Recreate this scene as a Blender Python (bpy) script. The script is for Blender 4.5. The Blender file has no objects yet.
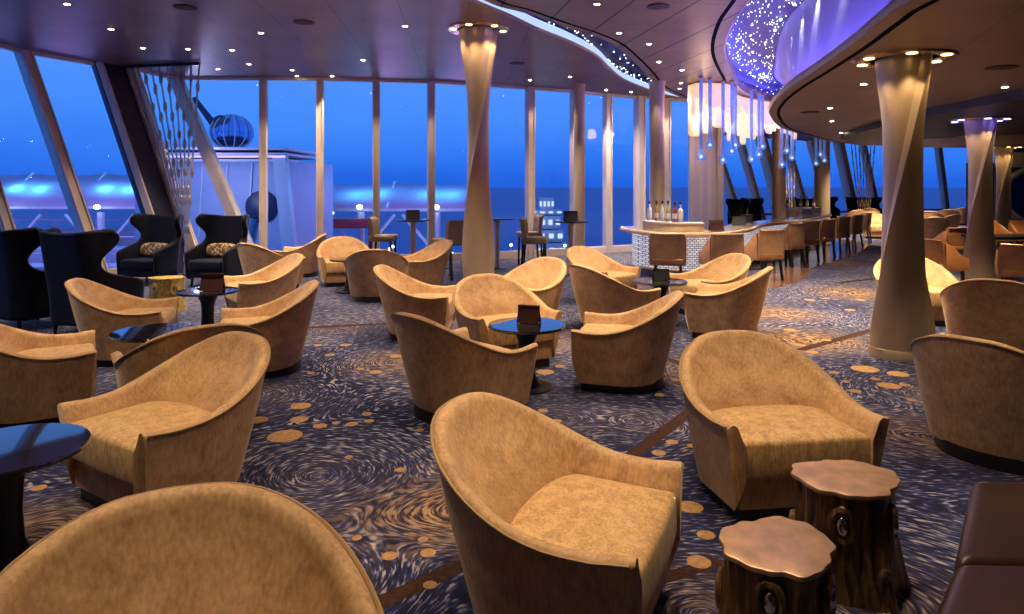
import bpy, bmesh, math, random
from mathutils import Vector, Matrix
random.seed(7)
S = bpy.context.scene
COL = S.collection
PI = math.pi
def R(a): return math.radians(a)
# ------------------------------------------------------------------ survey of the place
E = 1.65            # eye height
F = 24.0 / 36.0 * 1024
def gp(px, py, z=0.0):
    """world point of height z seen at a pixel of the photograph (used for surveying only)"""
    Y = F * (E - z) / (py - 187.0)
    return Vector(((px - 512.0) / F * Y, Y, z))
def dp(px, py, Y):
    return Vector(((px - 512.0) / F * Y, Y, E - (py - 187.0) / F * Y))
# ------------------------------------------------------------------ materials
def new_mat(name):
    m = bpy.data.materials.new(name); m.use_nodes = True
    nt = m.node_tree; nt.nodes.clear()
    out = nt.nodes.new('ShaderNodeOutputMaterial')
    return m, nt, out
def N(nt, typ, **kw):
    n = nt.nodes.new(typ)
    for k, v in kw.items():
        if k.startswith('i_'):
            key = k[2:]
            key = int(key) if key.isdigit() else key.replace('_', ' ')
            n.inputs[key].default_value = v
        else:
            setattr(n, k, v)
    return n
def ramp(nt, stops, interp='LINEAR'):
    r = nt.nodes.new('ShaderNodeValToRGB'); r.color_ramp.interpolation = interp
    e = r.color_ramp.elements
    while len(e) < len(stops): e.new(0.5)
    for i, (p, c) in enumerate(stops):
        e[i].position = p; e[i].color = (c[0], c[1], c[2], 1)
    return r
def pbsdf(nt, out, col=(.5, .5, .5), rough=.5, metal=0, spec=.5, sheen=0, coat=0):
    b = nt.nodes.new('ShaderNodeBsdfPrincipled')
    b.inputs['Base Color'].default_value = (*col, 1); b.inputs['Roughness'].default_value = rough
    b.inputs['Metallic'].default_value = metal; b.inputs['Specular IOR Level'].default_value = spec
    b.inputs['Sheen Weight'].default_value = sheen; b.inputs['Coat Weight'].default_value = coat
    nt.links.new(b.outputs[0], out.inputs[0])
    return b
def simple(name, col, rough=.5, metal=0, spec=.5, sheen=0, coat=0, var=.12, scale=6.0, bump=0.0, bscale=60.0, stretch=(1, 1, 1)):
    """procedural material: colour with soft noise variation and optional fine bump"""
    m, nt, out = new_mat(name)
    b = pbsdf(nt, out, col, rough, metal, spec, sheen, coat)
    tc = N(nt, 'ShaderNodeTexCoord'); mp = N(nt, 'ShaderNodeMapping'); mp.inputs['Scale'].default_value = stretch
    nt.links.new(tc.outputs['Object'], mp.inputs[0])
    nz = N(nt, 'ShaderNodeTexNoise', i_Scale=scale, i_Detail=4.0)
    nt.links.new(mp.outputs[0], nz.inputs['Vector'])
    lo = [max(0, c * (1 - var)) for c in col]; hi = [min(1, c * (1 + var)) for c in col]
    rp = ramp(nt, [(.3, lo), (.7, hi)])
    nt.links.new(nz.outputs['Fac'], rp.inputs[0]); nt.links.new(rp.outputs[0], b.inputs['Base Color'])
    if bump:
        n2 = N(nt, 'ShaderNodeTexNoise', i_Scale=bscale, i_Detail=2.0)
        nt.links.new(mp.outputs[0], n2.inputs['Vector'])
        bp = N(nt, 'ShaderNodeBump', i_Strength=bump, i_Distance=.01)
        nt.links.new(n2.outputs['Fac'], bp.inputs['Height']); nt.links.new(bp.outputs[0], b.inputs['Normal'])
    return m
def emis(name, col, st):
    m, nt, out = new_mat(name)
    e = N(nt, 'ShaderNodeEmission'); e.inputs[0].default_value = (*col, 1); e.inputs[1].default_value = st
    nt.links.new(e.outputs[0], out.inputs[0])
    return m
def glassy(name, ior=1.45, tint=(1, 1, 1), rough=0.0, extra=0.0):
    m, nt, out = new_mat(name)
    t = N(nt, 'ShaderNodeBsdfTransparent'); t.inputs[0].default_value = (*tint, 1)
    g = N(nt, 'ShaderNodeBsdfGlossy'); g.inputs['Roughness'].default_value = rough
    lw = N(nt, 'ShaderNodeLayerWeight'); lw.inputs[0].default_value = .5
    pw = N(nt, 'ShaderNodeMath', operation='POWER'); pw.inputs[1].default_value = 5.0
    nt.links.new(lw.outputs['Facing'], pw.inputs[0])
    r0 = ((ior - 1) / (ior + 1)) ** 2
    f = N(nt, 'ShaderNodeMath', operation='MULTIPLY_ADD'); f.inputs[1].default_value = 1 - r0; f.inputs[2].default_value = r0
    nt.links.new(pw.outputs[0], f.inputs[0])
    mx = N(nt, 'ShaderNodeMixShader')
    if extra:
        a = N(nt, 'ShaderNodeMath', operation='ADD', use_clamp=True); a.inputs[1].default_value = extra
        nt.links.new(f.outputs[0], a.inputs[0]); nt.links.new(a.outputs[0], mx.inputs[0])
    else:
        nt.links.new(f.outputs[0], mx.inputs[0])
    nt.links.new(t.outputs[0], mx.inputs[1]); nt.links.new(g.outputs[0], mx.inputs[2])
    nt.links.new(mx.outputs[0], out.inputs[0])
    return m
M = {}
def velvet(name, dark, light, coord_scale=1.0):
    m, nt, out = new_mat(name)
    b = pbsdf(nt, out, light, .62, 0, .35, .35)
    b.inputs['Sheen Roughness'].default_value = .4
    b.inputs['Sheen Tint'].default_value = (1, .85, .6, 1)
    tc = N(nt, 'ShaderNodeTexCoord')
    info = N(nt, 'ShaderNodeObjectInfo')
    add = N(nt, 'ShaderNodeVectorMath', operation='ADD')
    mul = N(nt, 'ShaderNodeVectorMath', operation='SCALE'); mul.inputs['Scale'].default_value = 1.0
    cmb = N(nt, 'ShaderNodeCombineXYZ')
    k = N(nt, 'ShaderNodeMath', operation='MULTIPLY'); k.inputs[1].default_value = 37.0
    nt.links.new(info.outputs['Random'], k.inputs[0])
    for i in range(3): nt.links.new(k.outputs[0], cmb.inputs[i])
    nt.links.new(tc.outputs['Object'], add.inputs[0]); nt.links.new(cmb.outputs[0], add.inputs[1])
    n1 = N(nt, 'ShaderNodeTexNoise', i_Scale=9.0 * coord_scale, i_Detail=6.0, i_Roughness=.65, i_Distortion=.4)
    nt.links.new(add.outputs[0], n1.inputs['Vector'])
    mp = N(nt, 'ShaderNodeMapping'); mp.inputs['Scale'].default_value = (90, 90, 14)
    nt.links.new(add.outputs[0], mp.inputs[0])
    n2 = N(nt, 'ShaderNodeTexNoise', i_Scale=1.0, i_Detail=3.0)
    nt.links.new(mp.outputs[0], n2.inputs['Vector'])
    mx = N(nt, 'ShaderNodeMath', operation='MULTIPLY_ADD'); mx.inputs[1].default_value = .45
    nt.links.new(n2.outputs['Fac'], mx.inputs[0]); 
    sc = N(nt, 'ShaderNodeMath', operation='MULTIPLY'); sc.inputs[1].default_value = .6
    nt.links.new(n1.outputs['Fac'], sc.inputs[0]); nt.links.new(sc.outputs[0], mx.inputs[2])
    rp = ramp(nt, [(.36, dark), (.50, [(a + c) / 2 for a, c in zip(dark, light)]), (.66 if coord_scale == 1 else .6, light)])
    nt.links.new(mx.outputs[0], rp.inputs[0]); nt.links.new(rp.outputs[0], b.inputs['Base Color'])
    bp = N(nt, 'ShaderNodeBump', i_Strength=.25, i_Distance=.004)
    nt.links.new(n2.outputs['Fac'], bp.inputs['Height']); nt.links.new(bp.outputs[0], b.inputs['Normal'])
    return m
M['gold_velvet'] = velvet('gold_velvet', (.40, .212, .088), (.73, .445, .215))
M['seat_velvet'] = velvet('seat_velvet', (.41, .212, .078), (.75, .46, .20), 2.2)
M['piping'] = simple('gold_piping', (.44, .27, .11), .6)
M['black_wood'] = simple('black_wood', (.012, .009, .008), .35, var=.3)
M['black_leather'] = velvet('black_velvet', (.003, .003, .006), (.008, .008, .015))
M['black_leather'].node_tree.nodes['Principled BSDF'].inputs['Sheen Weight'].default_value = .22
M['black_leather'].node_tree.nodes['Principled BSDF'].inputs['Specular IOR Level'].default_value = .12
M['black_leather'].node_tree.nodes['Principled BSDF'].inputs['Sheen Tint'].default_value = (.35, .45, 1, 1)
M['brown_leather'] = simple('brown_leather', (.34, .16, .07), .42, var=.2, scale=8, bump=.15, bscale=120)
M['orange_leather'] = simple('orange_leather', (.46, .19, .06), .4, var=.2, scale=8, bump=.15, bscale=120)
M['tan_leather'] = simple('tan_leather', (.52, .31, .15), .5, var=.15, scale=8, bump=.1, bscale=120)
M['stool_fabric'] = simple('stool_fabric', (.36, .26, .14), .6, var=.15, scale=8, bump=.1, bscale=120)
M['bench_leather'] = simple('bench_leather', (.045, .02, .013), .36, var=.2, scale=5, bump=.08, bscale=140)
M['stone_top'] = simple('dark_glossy_top', (.012, .011, .012), .06, spec=.9, coat=.6, var=.4, scale=40)
M['black_metal'] = simple('black_metal', (.012, .012, .014), .3, .3)
M['menu'] = simple('menu_card', (.06, .016, .013), .45, var=.2)
M['menu_black'] = simple('menu_black', (.008, .007, .008), .4)
M['bronze_frame'] = simple('bronze_frame', (.64, .53, .45), .45, .15, var=.08, scale=3)
M['pale_frame'] = simple('pale_frame', (.74, .67, .68), .5, .05, var=.06, scale=3)
M['dark_panel'] = simple('dark_panel', (.045, .047, .075), .25, .3)
M['bronze_column'] = simple('bronze_column', (.54, .40, .25), .40, .30, var=.08, scale=5, stretch=(1, 1, .3))
M['gold_trim'] = simple('gold_trim', (.85, .55, .22), .25, .9)
M['white_paint'] = simple('white_paint', (.68, .66, .70), .5, var=.05)
M['bar_top'] = simple('bar_top', (.50, .42, .36), .12, spec=.8, coat=.5, var=.25, scale=3)
M['bar_edge'] = simple('bar_edge', (.80, .58, .34), .3, var=.1)
M['dark_base'] = simple('dark_base', (.02, .018, .02), .2, spec=.7)
M['groove'] = simple('groove', (.003, .002, .002), .95, spec=.05)
M['fascia'] = simple('fascia', (.40, .27, .18), .4, .25, var=.06, scale=2)
M['dark_ceiling'] = simple('dark_ceiling', (.006, .006, .011), .45)
M['speaker'] = simple('speaker_grille', (.06, .04, .035), .7)
M['led_warm'] = emis('lamp_warm', (1, .80, .50), 30)
M['led_hot'] = emis('lamp_hot', (1, .66, .28), 5)
M['led_blue'] = emis('led_blue', (.12, .11, 1.0), 26)
M['led_purple'] = emis('led_purple', (.17, .13, 1.0), 46)
M['led_white'] = emis('led_white', (.42, .52, 1.0), 9)
M['star'] = emis('star_point', (.75, .80, 1.0), 6)
M['slot_led'] = emis('slot_led', (.07, .12, 1.0), 7)
M['painted_rim_glow'] = emis('painted_rim_glow', (.46, .60, 1.0), .95)
M['tower_window'] = emis('tower_window', (.45, .62, 1.0), 1.1)
M['star_panel'] = simple('star_panel', (.05, .035, .075), .5, var=.1)
M['glass'] = glassy('window_glass', 1.40)
def lit_crystal():
    m, nt, out = new_mat('lit_crystal')
    t = N(nt, 'ShaderNodeBsdfTransparent'); t.inputs[0].default_value = (.55, .7, 1, 1)
    b = N(nt, 'ShaderNodeBsdfPrincipled'); b.inputs['Base Color'].default_value = (.3, .42, .8, 1); b.inputs['Roughness'].default_value = .08
    tc = N(nt, 'ShaderNodeTexCoord'); vo = N(nt, 'ShaderNodeTexVoronoi', i_Scale=26.0); nt.links.new(tc.outputs['Object'], vo.inputs['Vector'])
    rp = ramp(nt, [(.05, (.8, .9, 1)), (.35, (.10, .18, .5))]); nt.links.new(vo.outputs['Distance'], rp.inputs[0])
    nt.links.new(rp.outputs[0], b.inputs['Emission Color']); b.inputs['Emission Strength'].default_value = .55     # lit from within
    mx = N(nt, 'ShaderNodeMixShader'); mx.inputs[0].default_value = .42
    nt.links.new(t.outputs[0], mx.inputs[1]); nt.links.new(b.outputs[0], mx.inputs[2]); nt.links.new(mx.outputs[0], out.inputs[0])
    return m
M['crystal'] = lit_crystal()
M['crystal_led'] = emis('crystal_led', (.55, .75, 1.0), 4)
M['bead_metal'] = simple('bead_metal', (.62, .50, .40), .3, .7)
M['purple_wall'] = simple('cove_wall', (.55, .5, .66), .45, var=.06, scale=2)
def ceiling_mat(name, base, rough, pitch, ang, org, line=.012):
    m, nt, out = new_mat(name)
    b = pbsdf(nt, out, base, rough, .35, .6)
    tc = N(nt, 'ShaderNodeTexCoord')
    mp = N(nt, 'ShaderNodeMapping'); mp.inputs['Location'].default_value = (-org[0], -org[1], 0)
    nt.links.new(tc.outputs['Object'], mp.inputs[0])
    rot = N(nt, 'ShaderNodeMapping'); rot.inputs['Rotation'].default_value = (0, 0, ang)
    nt.links.new(mp.outputs[0], rot.inputs[0])
    sx = N(nt, 'ShaderNodeSeparateXYZ'); nt.links.new(rot.outputs[0], sx.inputs[0])
    def lines(sock, p, w):
        d = N(nt, 'ShaderNodeMath', operation='DIVIDE'); d.inputs[1].default_value = p
        nt.links.new(sock, d.inputs[0])
        pp = N(nt, 'ShaderNodeMath', operation='PINGPONG'); pp.inputs[1].default_value = .5
        nt.links.new(d.outputs[0], pp.inputs[0])
        lt = N(nt, 'ShaderNodeMath', operation='LESS_THAN'); lt.inputs[1].default_value = w / p
        nt.links.new(pp.outputs[0], lt.inputs[0])
        return lt.outputs[0]
    l1 = lines(sx.outputs[0], pitch, line); l2 = lines(sx.outputs[1], pitch * 1.9, line * .35)
    mx = N(nt, 'ShaderNodeMath', operation='MAXIMUM'); nt.links.new(l1, mx.inputs[0]); nt.links.new(l2, mx.inputs[1])
    nz = N(nt, 'ShaderNodeTexNoise', i_Scale=1.2, i_Detail=3.0); nt.links.new(tc.outputs['Object'], nz.inputs['Vector'])
    rp = ramp(nt, [(.3, [c * .85 for c in base]), (.7, [c * 1.15 for c in base])]); nt.links.new(nz.outputs['Fac'], rp.inputs[0])
    mc = N(nt, 'ShaderNodeMix', data_type='RGBA'); mc.inputs[7].default_value = (.004, .003, .003, 1)
    nt.links.new(mx.outputs[0], mc.inputs[0]); nt.links.new(rp.outputs[0], mc.inputs[6])
    nt.links.new(mc.outputs[2], b.inputs['Base Color'])
    return m
M['ceil_left'] = ceiling_mat('ceiling_satin_plum', (.26, .165, .135), .42, .9, R(-4), (-3, 5), .004)
M['ceil_mid'] = ceiling_mat('ceiling_satin_taupe', (.30, .21, .14), .40, .80, R(-10.8), (1.545, 8.58), .016)
M['ceil_soffit'] = ceiling_mat('ceiling_satin_brown', (.30, .195, .115), .40, 1.4, R(20), (4, 6), .003)
def carpet():
    m, nt, out = new_mat('swirl_carpet')
    b = pbsdf(nt, out, (.1, .1, .1), .9, 0, .2, .1)
    tc = N(nt, 'ShaderNodeTexCoord')
    L = nt.links.new
    wn = N(nt, 'ShaderNodeTexNoise', i_Scale=.8, i_Detail=.5); L(tc.outputs['Object'], wn.inputs['Vector'])
    ws = N(nt, 'ShaderNodeVectorMath', operation='MULTIPLY_ADD'); ws.inputs[1].default_value = (.55, .55, 0)
    L(wn.outputs['Color'], ws.inputs[0]); L(tc.outputs['Object'], ws.inputs[2])
    # the whorls of the woven pattern: centre and warmth of each
    W = [(470, 505, 1), (20, 548, .9), (255, 585, .2), (318, 468, .1), (560, 425, .1), (400, 362, .55), (330, 330, .2), (628, 425, .1), (800, 338, 1.3), (700, 375, .5), (910, 432, .5), (880, 590, .2), (690, 610, .3), (968, 400, .4), (850, 292, 1.3),
         (775, 312, .9), (560, 345, .4), (455, 320, .3), (830, 262, 1.4), (240, 395, .2), (120, 420, .2), (620, 320, .4), (200, 330, .2)]
    acc = None; heat = None
    for px, py, wm in W:
        c = gp(px, py)
        d = N(nt, 'ShaderNodeVectorMath', operation='DISTANCE'); d.inputs[1].default_value = (c.x + .27, c.y + .27, .0)
        L(ws.outputs[0], d.inputs[0])
        if acc is None: acc = d.outputs['Value']
        else:
            mn = N(nt, 'ShaderNodeMath', operation='SMOOTH_MIN'); mn.inputs[2].default_value = .35
            L(acc, mn.inputs[0]); L(d.outputs['Value'], mn.inputs[1]); acc = mn.outputs[0]
        g = N(nt, 'ShaderNodeMapRange', interpolation_type='SMOOTHSTEP'); g.inputs['From Min'].default_value = .62 + .25 * wm; g.inputs['From Max'].default_value = .05; g.inputs['To Max'].default_value = min(1, wm)
        L(d.outputs['Value'], g.inputs['Value'])
        if heat is None: heat = g.outputs[0]
        else:
            mxn = N(nt, 'ShaderNodeMath', operation='MAXIMUM'); L(heat, mxn.inputs[0]); L(g.outputs[0], mxn.inputs[1]); heat = mxn.outputs[0]
    h = N(nt, 'ShaderNodeMath', operation='ADD'); L(acc, h.inputs[0])
    sx = N(nt, 'ShaderNodeSeparateXYZ'); L(tc.outputs['Object'], sx.inputs[0])
    def streak(fc, fa, seed):
        a = N(nt, 'ShaderNodeMath', operation='MULTIPLY_ADD'); a.inputs[1].default_value = fc; a.inputs[2].default_value = seed
        L(h.outputs[0], a.inputs[0])
        x = N(nt, 'ShaderNodeMath', operation='MULTIPLY'); x.inputs[1].default_value = fa; L(sx.outputs[0], x.inputs[0])
        y = N(nt, 'ShaderNodeMath', operation='MULTIPLY'); y.inputs[1].default_value = fa; L(sx.outputs[1], y.inputs[0])
        c = N(nt, 'ShaderNodeCombineXYZ'); L(a.outputs[0], c.inputs[0]); L(x.outputs[0], c.inputs[1]); L(y.outputs[0], c.inputs[2])
        n = N(nt, 'ShaderNodeTexNoise', i_Scale=1.0, i_Detail=1.5, i_Roughness=.5); L(c.outputs[0], n.inputs['Vector'])
        return n.outputs['Fac']
    s1 = streak(86, 13.5, 0); s2 = streak(74, 12, 31)
    # slow change of mood over the floor and warm hearts of the swirls
    big = N(nt, 'ShaderNodeTexNoise', i_Scale=.9, i_Detail=2.0); L(tc.outputs['Object'], big.inputs['Vector'])
    bm_ = N(nt, 'ShaderNodeMath', operation='MULTIPLY_ADD'); bm_.inputs[1].default_value = .22; bm_.inputs[2].default_value = -.11
    L(big.outputs['Fac'], bm_.inputs[0])
    ad = N(nt, 'ShaderNodeMath', operation='ADD'); L(s1, ad.inputs[0]); L(bm_.outputs[0], ad.inputs[1])
    r1 = ramp(nt, [(.42, (.005, .006, .026)), (.505, (.011, .014, .064)), (.56, (.032, .046, .17)), (.615, (.17, .165, .22)), (.69, (.46, .39, .33))])
    L(ad.outputs[0], r1.inputs[0])
    r2 = ramp(nt, [(.42, (.010, .010, .028)), (.49, (.12, .065, .03)), (.57, (.40, .22, .10)), (.66, (.50, .33, .19))])
    L(s2, r2.inputs[0])
    mc = N(nt, 'ShaderNodeMix', data_type='RGBA'); L(heat, mc.inputs[0]); L(r1.outputs[0], mc.inputs[6]); L(r2.outputs[0], mc.inputs[7])
    L(mc.outputs[2], b.inputs['Base Color'])
    fn = N(nt, 'ShaderNodeTexNoise', i_Scale=220.0); L(tc.outputs['Object'], fn.inputs['Vector'])
    bp = N(nt, 'ShaderNodeBump', i_Strength=.4, i_Distance=.004); L(fn.outputs['Fac'], bp.inputs['Height']); L(bp.outputs[0], b.inputs['Normal'])
    return m
M['carpet'] = carpet()
M['disc'] = simple('carpet_disc', (.44, .245, .10), .9, spec=.2, var=.25, scale=30, bump=.3, bscale=220)
M['band'] = simple('carpet_band', (.055, .022, .014), .9, spec=.2, var=.4, scale=30, bump=.3, bscale=220)
M['bar_floor'] = simple('bar_floor_wood', (.16, .075, .035), .18, spec=.6, var=.3, scale=4)
def mosaic():
    m, nt, out = new_mat('mosaic_shell_tiles')
    b = pbsdf(nt, out, (.7, .7, .75), .2, 0, .6)
    tc = N(nt, 'ShaderNodeTexCoord')
    br = N(nt, 'ShaderNodeTexBrick', i_Scale=6.5); br.inputs['Color1'].default_value = (.75, .75, .82, 1); br.inputs['Color2'].default_value = (.45, .47, .58, 1)
    br.inputs['Mortar'].default_value = (.03, .03, .06, 1); br.inputs['Mortar Size'].default_value = .03
    mp = N(nt, 'ShaderNodeMapping'); mp.inputs['Rotation'].default_value = (R(90), 0, 0)
    nt.links.new(tc.outputs['Object'], mp.inputs[0]); nt.links.new(mp.outputs[0], br.inputs['Vector'])
    nt.links.new(br.outputs[0], b.inputs['Base Color'])
    nt.links.new(br.outputs[0], b.inputs['Emission Color']); b.inputs['Emission Strength'].default_value = .55   # tiles glow in their own colour
    return m
M['mosaic'] = mosaic()
def bark():
    m, nt, out = new_mat('bronze_bark')
    b = pbsdf(nt, out, (.1, .06, .03), .34, .55, .6)
    tc = N(nt, 'ShaderNodeTexCoord'); mp = N(nt, 'ShaderNodeMapping'); mp.inputs['Scale'].default_value = (30, 30, 4)
    nt.links.new(tc.outputs['Object'], mp.inputs[0])
    nz = N(nt, 'ShaderNodeTexNoise', i_Scale=1.0, i_Detail=5.0, i_Distortion=.6); nt.links.new(mp.outputs[0], nz.inputs['Vector'])
    rp = ramp(nt, [(.35, (.05, .026, .011)), (.55, (.22, .12, .052)), (.72, (.46, .28, .13))])
    nt.links.new(nz.outputs['Fac'], rp.inputs[0]); nt.links.new(rp.outputs[0], b.inputs['Base Color'])
    bp = N(nt, 'ShaderNodeBump', i_Strength=.7, i_Distance=.012); nt.links.new(nz.outputs['Fac'], bp.inputs['Height']); nt.links.new(bp.outputs[0], b.inputs['Normal'])
    return m
M['bark'] = bark()
M['stump_top'] = simple('stump_top_bronze', (.72, .45, .26), .38, .6, var=.22, scale=11, bump=.1, bscale=30)
M['knot'] = simple('polished_knot', (.75, .66, .55), .18, 1.0)
M['gilt'] = simple('gilt_bark', (.95, .50, .13), .35, .35, var=.5, scale=30, bump=.8, bscale=40)
def pillow_mat():
    m, nt, out = new_mat('gold_figured_silk')
    b = pbsdf(nt, out, (.6, .4, .2), .4, .2, .5, .2)
    tc = N(nt, 'ShaderNodeTexCoord')
    vo = N(nt, 'ShaderNodeTexVoronoi', i_Scale=24.0); nt.links.new(tc.outputs['Object'], vo.inputs['Vector'])
    rp = ramp(nt, [(.2, (.70, .48, .22)), (.45, (.48, .28, .10)), (.6, (.10, .05, .02))])
    nt.links.new(vo.outputs['Distance'], rp.inputs[0]); nt.links.new(rp.outputs[0], b.inputs['Base Color'])
    return m
M['pillow'] = pillow_mat()
def shell_mat():
    m, nt, out = new_mat('lit_capiz_shell')
    b = pbsdf(nt, out, (.75, .6, .45), .4, 0, .4)
    tc = N(nt, 'ShaderNodeTexCoord')
    nz = N(nt, 'ShaderNodeTexNoise', i_Scale=5.0, i_Detail=3.0); nt.links.new(tc.outputs['Object'], nz.inputs['Vector'])
    rp = ramp(nt, [(.3, (.95, .50, .27)), (.7, (1.0, .72, .46))]); nt.links.new(nz.outputs['Fac'], rp.inputs[0])
    nt.links.new(rp.outputs[0], b.inputs['Emission Color']); b.inputs['Emission Strength'].default_value = .62
    return m
M['shell'] = shell_mat()
def liquor(name, col): return simple(name, col, .08, spec=.8, coat=.5, var=.1)
M['liq_clear'] = liquor('clear_bottle', (.62, .66, .74)); M['liq_amber'] = liquor('amber_bottle', (.40, .22, .05))
M['liq_gold'] = liquor('gold_bottle', (.42, .34, .08)); M['liq_red'] = liquor('red_bottle', (.20, .04, .02))
M['cap'] = simple('bottle_cap', (.03, .02, .025), .4)
# outdoors
M['canvas'] = simple('grey_canvas', (.44, .34, .52), .7, var=.05)
M['steel_white'] = simple('white_steel', (.60, .62, .68), .4, var=.05)
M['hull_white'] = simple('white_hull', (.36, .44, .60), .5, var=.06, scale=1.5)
M['deck_blue'] = simple('deck_blue', (.10, .13, .22), .6, var=.3, scale=2)
M['deck_red'] = simple('deck_red', (.30, .03, .05), .6)
M['navy_disc'] = simple('navy_disc', (.01, .02, .07), .4)
M['deck_lamp'] = emis('deck_lamp', (.65, .8, 1.0), 9)
M['deck_violet'] = emis('deck_violet', (.45, .35, 1.0), 1.6)
def sea_mat():
    m, nt, out = new_mat('dusk_sea')
    b = pbsdf(nt, out, (.003, .045, .30), .4, 0, .25)
    tc = N(nt, 'ShaderNodeTexCoord')
    nz = N(nt, 'ShaderNodeTexNoise', i_Scale=.08, i_Detail=4.0); nt.links.new(tc.outputs['Object'], nz.inputs['Vector'])
    bp = N(nt, 'ShaderNodeBump', i_Strength=.3, i_Distance=.5); nt.links.new(nz.outputs['Fac'], bp.inputs['Height']); nt.links.new(bp.outputs[0], b.inputs['Normal'])
    return m
M['sea'] = sea_mat()
# ------------------------------------------------------------------ mesh building
class MB:
    def __init__(self): self.bm = bmesh.new()
    def vs(self, pts): return [self.bm.verts.new(p) for p in pts]
    def f(self, vv):
        try: return self.bm.faces.new(vv)
        except ValueError: return None
    def grid(self, rows, close_u=False, close_v=False):
        g = [self.vs(r) for r in rows]; nr = len(g); nc = len(g[0])
        for i in range(nr if close_v else nr - 1):
            for j in range(nc if close_u else nc - 1):
                a, b_, c, d = g[i][j], g[i][(j + 1) % nc], g[(i + 1) % nr][(j + 1) % nc], g[(i + 1) % nr][j]
                self.f([a, b_, c, d])
        return g
    def box(self, c, s, mat=None, bev=0.0, seg=2):
        r = bmesh.ops.create_cube(self.bm, size=1.0)
        vv = r['verts']
        bmesh.ops.scale(self.bm, vec=s, verts=vv)
        if bev:
            ed = list({e for v in vv for e in v.link_edges})
            rr = bmesh.ops.bevel(self.bm, geom=ed, offset=bev, segments=seg, affect='EDGES', profile=.5)
            vv = list({v for fc in rr['faces'] for v in fc.verts} | {v for v in vv if v.is_valid})
        mtx = Matrix.Translation(c) @ (mat or Matrix.Identity(4))
        bmesh.ops.transform(self.bm, matrix=mtx, verts=vv)
        return vv
    def beam(self, a, b_, w, d, side=None):
        """rectangular bar from a to b; w along `side`, d across"""
        a = Vector(a); b_ = Vector(b_); t = (b_ - a).normalized()
        s = Vector(side) if side is not None else Vector((1, 0, 0))
        s = (s - t * s.dot(t)).normalized(); q = t.cross(s)
        rows = []
        for p in (a, b_):
            rows.append([p + s * (sx * w / 2) + q * (sy * d / 2) for sx, sy in ((-1, -1), (1, -1), (1, 1), (-1, 1))])
        g = self.grid(rows, close_u=True)
        self.f(g[0][::-1]); self.f(g[1])
    def tube(self, pts, rad, seg=8, cap=True):
        pts = [Vector(p) for p in pts]; n = len(pts)
        rad = rad if isinstance(rad, (list, tuple)) else [rad] * n
        rows = []; up = None
        for i, p in enumerate(pts):
            t = (pts[min(i + 1, n - 1)] - pts[max(i - 1, 0)]).normalized()
            if up is None:
                up = Vector((0, 0, 1)) if abs(t.z) < .9 else Vector((1, 0, 0))
            s = (up - t * up.dot(t)).normalized(); q = t.cross(s); up = s
            rows.append([p + (s * math.cos(2 * PI * k / seg) + q * math.sin(2 * PI * k / seg)) * rad[i] for k in range(seg)])
        g = self.grid(rows, close_u=True)
        if cap: self.f(g[0][::-1]); self.f(g[-1])
    def lathe(self, prof, c=(0, 0, 0), seg=32):
        rows = [[Vector((c[0] + r * math.cos(2 * PI * k / seg), c[1] + r * math.sin(2 * PI * k / seg), c[2] + z)) for k in range(seg)] for r, z in prof]
        g = self.grid(rows, close_u=True)
        self.f(g[0][::-1]); self.f(g[-1])
    def ell(self, c, r, seg=16, rings=10, p=1.0, mat=None):
        def sp(v): return math.copysign(abs(v) ** p, v)
        rows = []
        for i in range(rings + 1):
            a = -PI / 2 + PI * (i + .001 * (i == 0) - .001 * (i == rings)) / rings
            rows.append([Vector((r[0] * sp(math.cos(a)) * sp(math.cos(2 * PI * k / seg)), r[1] * sp(math.cos(a)) * sp(math.sin(2 * PI * k / seg)), r[2] * sp(math.sin(a)))) for k in range(seg)])
        mt = Matrix.Translation(c) @ (mat or Matrix.Identity(4))
        self.grid([[mt @ p_ for p_ in r_] for r_ in rows], close_u=True)
    def prism(self, poly, z0, z1):
        b0 = self.vs([(x, y, z0) for x, y in poly]); b1 = self.vs([(x, y, z1) for x, y in poly])
        n = len(poly)
        for i in range(n): self.f([b0[i], b0[(i + 1) % n], b1[(i + 1) % n], b1[i]])
        self.f(b0[::-1]); self.f(b1)
    def build(self, name, mat, parent=None, smooth=True, ang=40, loc=None):
        bmesh.ops.recalc_face_normals(self.bm, faces=self.bm.faces)
        me = bpy.data.meshes.new(name); self.bm.to_mesh(me); self.bm.free()
        me.materials.append(M[mat] if isinstance(mat, str) else mat)
        if smooth:
            for p in me.polygons: p.use_smooth = True
            me.set_sharp_from_angle(angle=R(ang))
        o = bpy.data.objects.new(name, me); COL.objects.link(o)
        if parent is not None: o.parent = parent
        if loc is not None: o.location = loc
        return o
def tag(o, label=None, cat=None, group=None, kind=None):
    if label: o['label'] = label
    if cat: o['category'] = cat
    if group: o['group'] = group
    if kind: o['kind'] = kind
    return o
def thing(name, loc=(0, 0, 0), rz=0, label=None, cat=None, group=None):
    o = bpy.data.objects.new(name, None); COL.objects.link(o); o.empty_display_size = .1
    o.location = loc; o.rotation_euler = (0, 0, rz)
    return tag(o, label, cat, group)
def dup(o, parent=None):
    c = o.copy(); COL.objects.link(c)
    if parent is not None: c.parent = parent
    for ch in list(o.children):
        dup(ch, c)
    return c
class Kind:
    """builds the first of a kind, then copies it and its parts"""
    def __init__(self, make): self.make = make; self.first = None; self.used = False
    def put(self, x, y, rz, label, cat, group, z=0, sc=1.0):
        if self.first is None: self.first = self.make()
        if not self.used: o = self.first; self.used = True
        else: o = dup(self.first)
        o.location = (x, y, z); o.rotation_euler = (0, 0, rz); o.scale = (sc, sc, sc)
        tag(o, label, cat, group)
        return o
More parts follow.
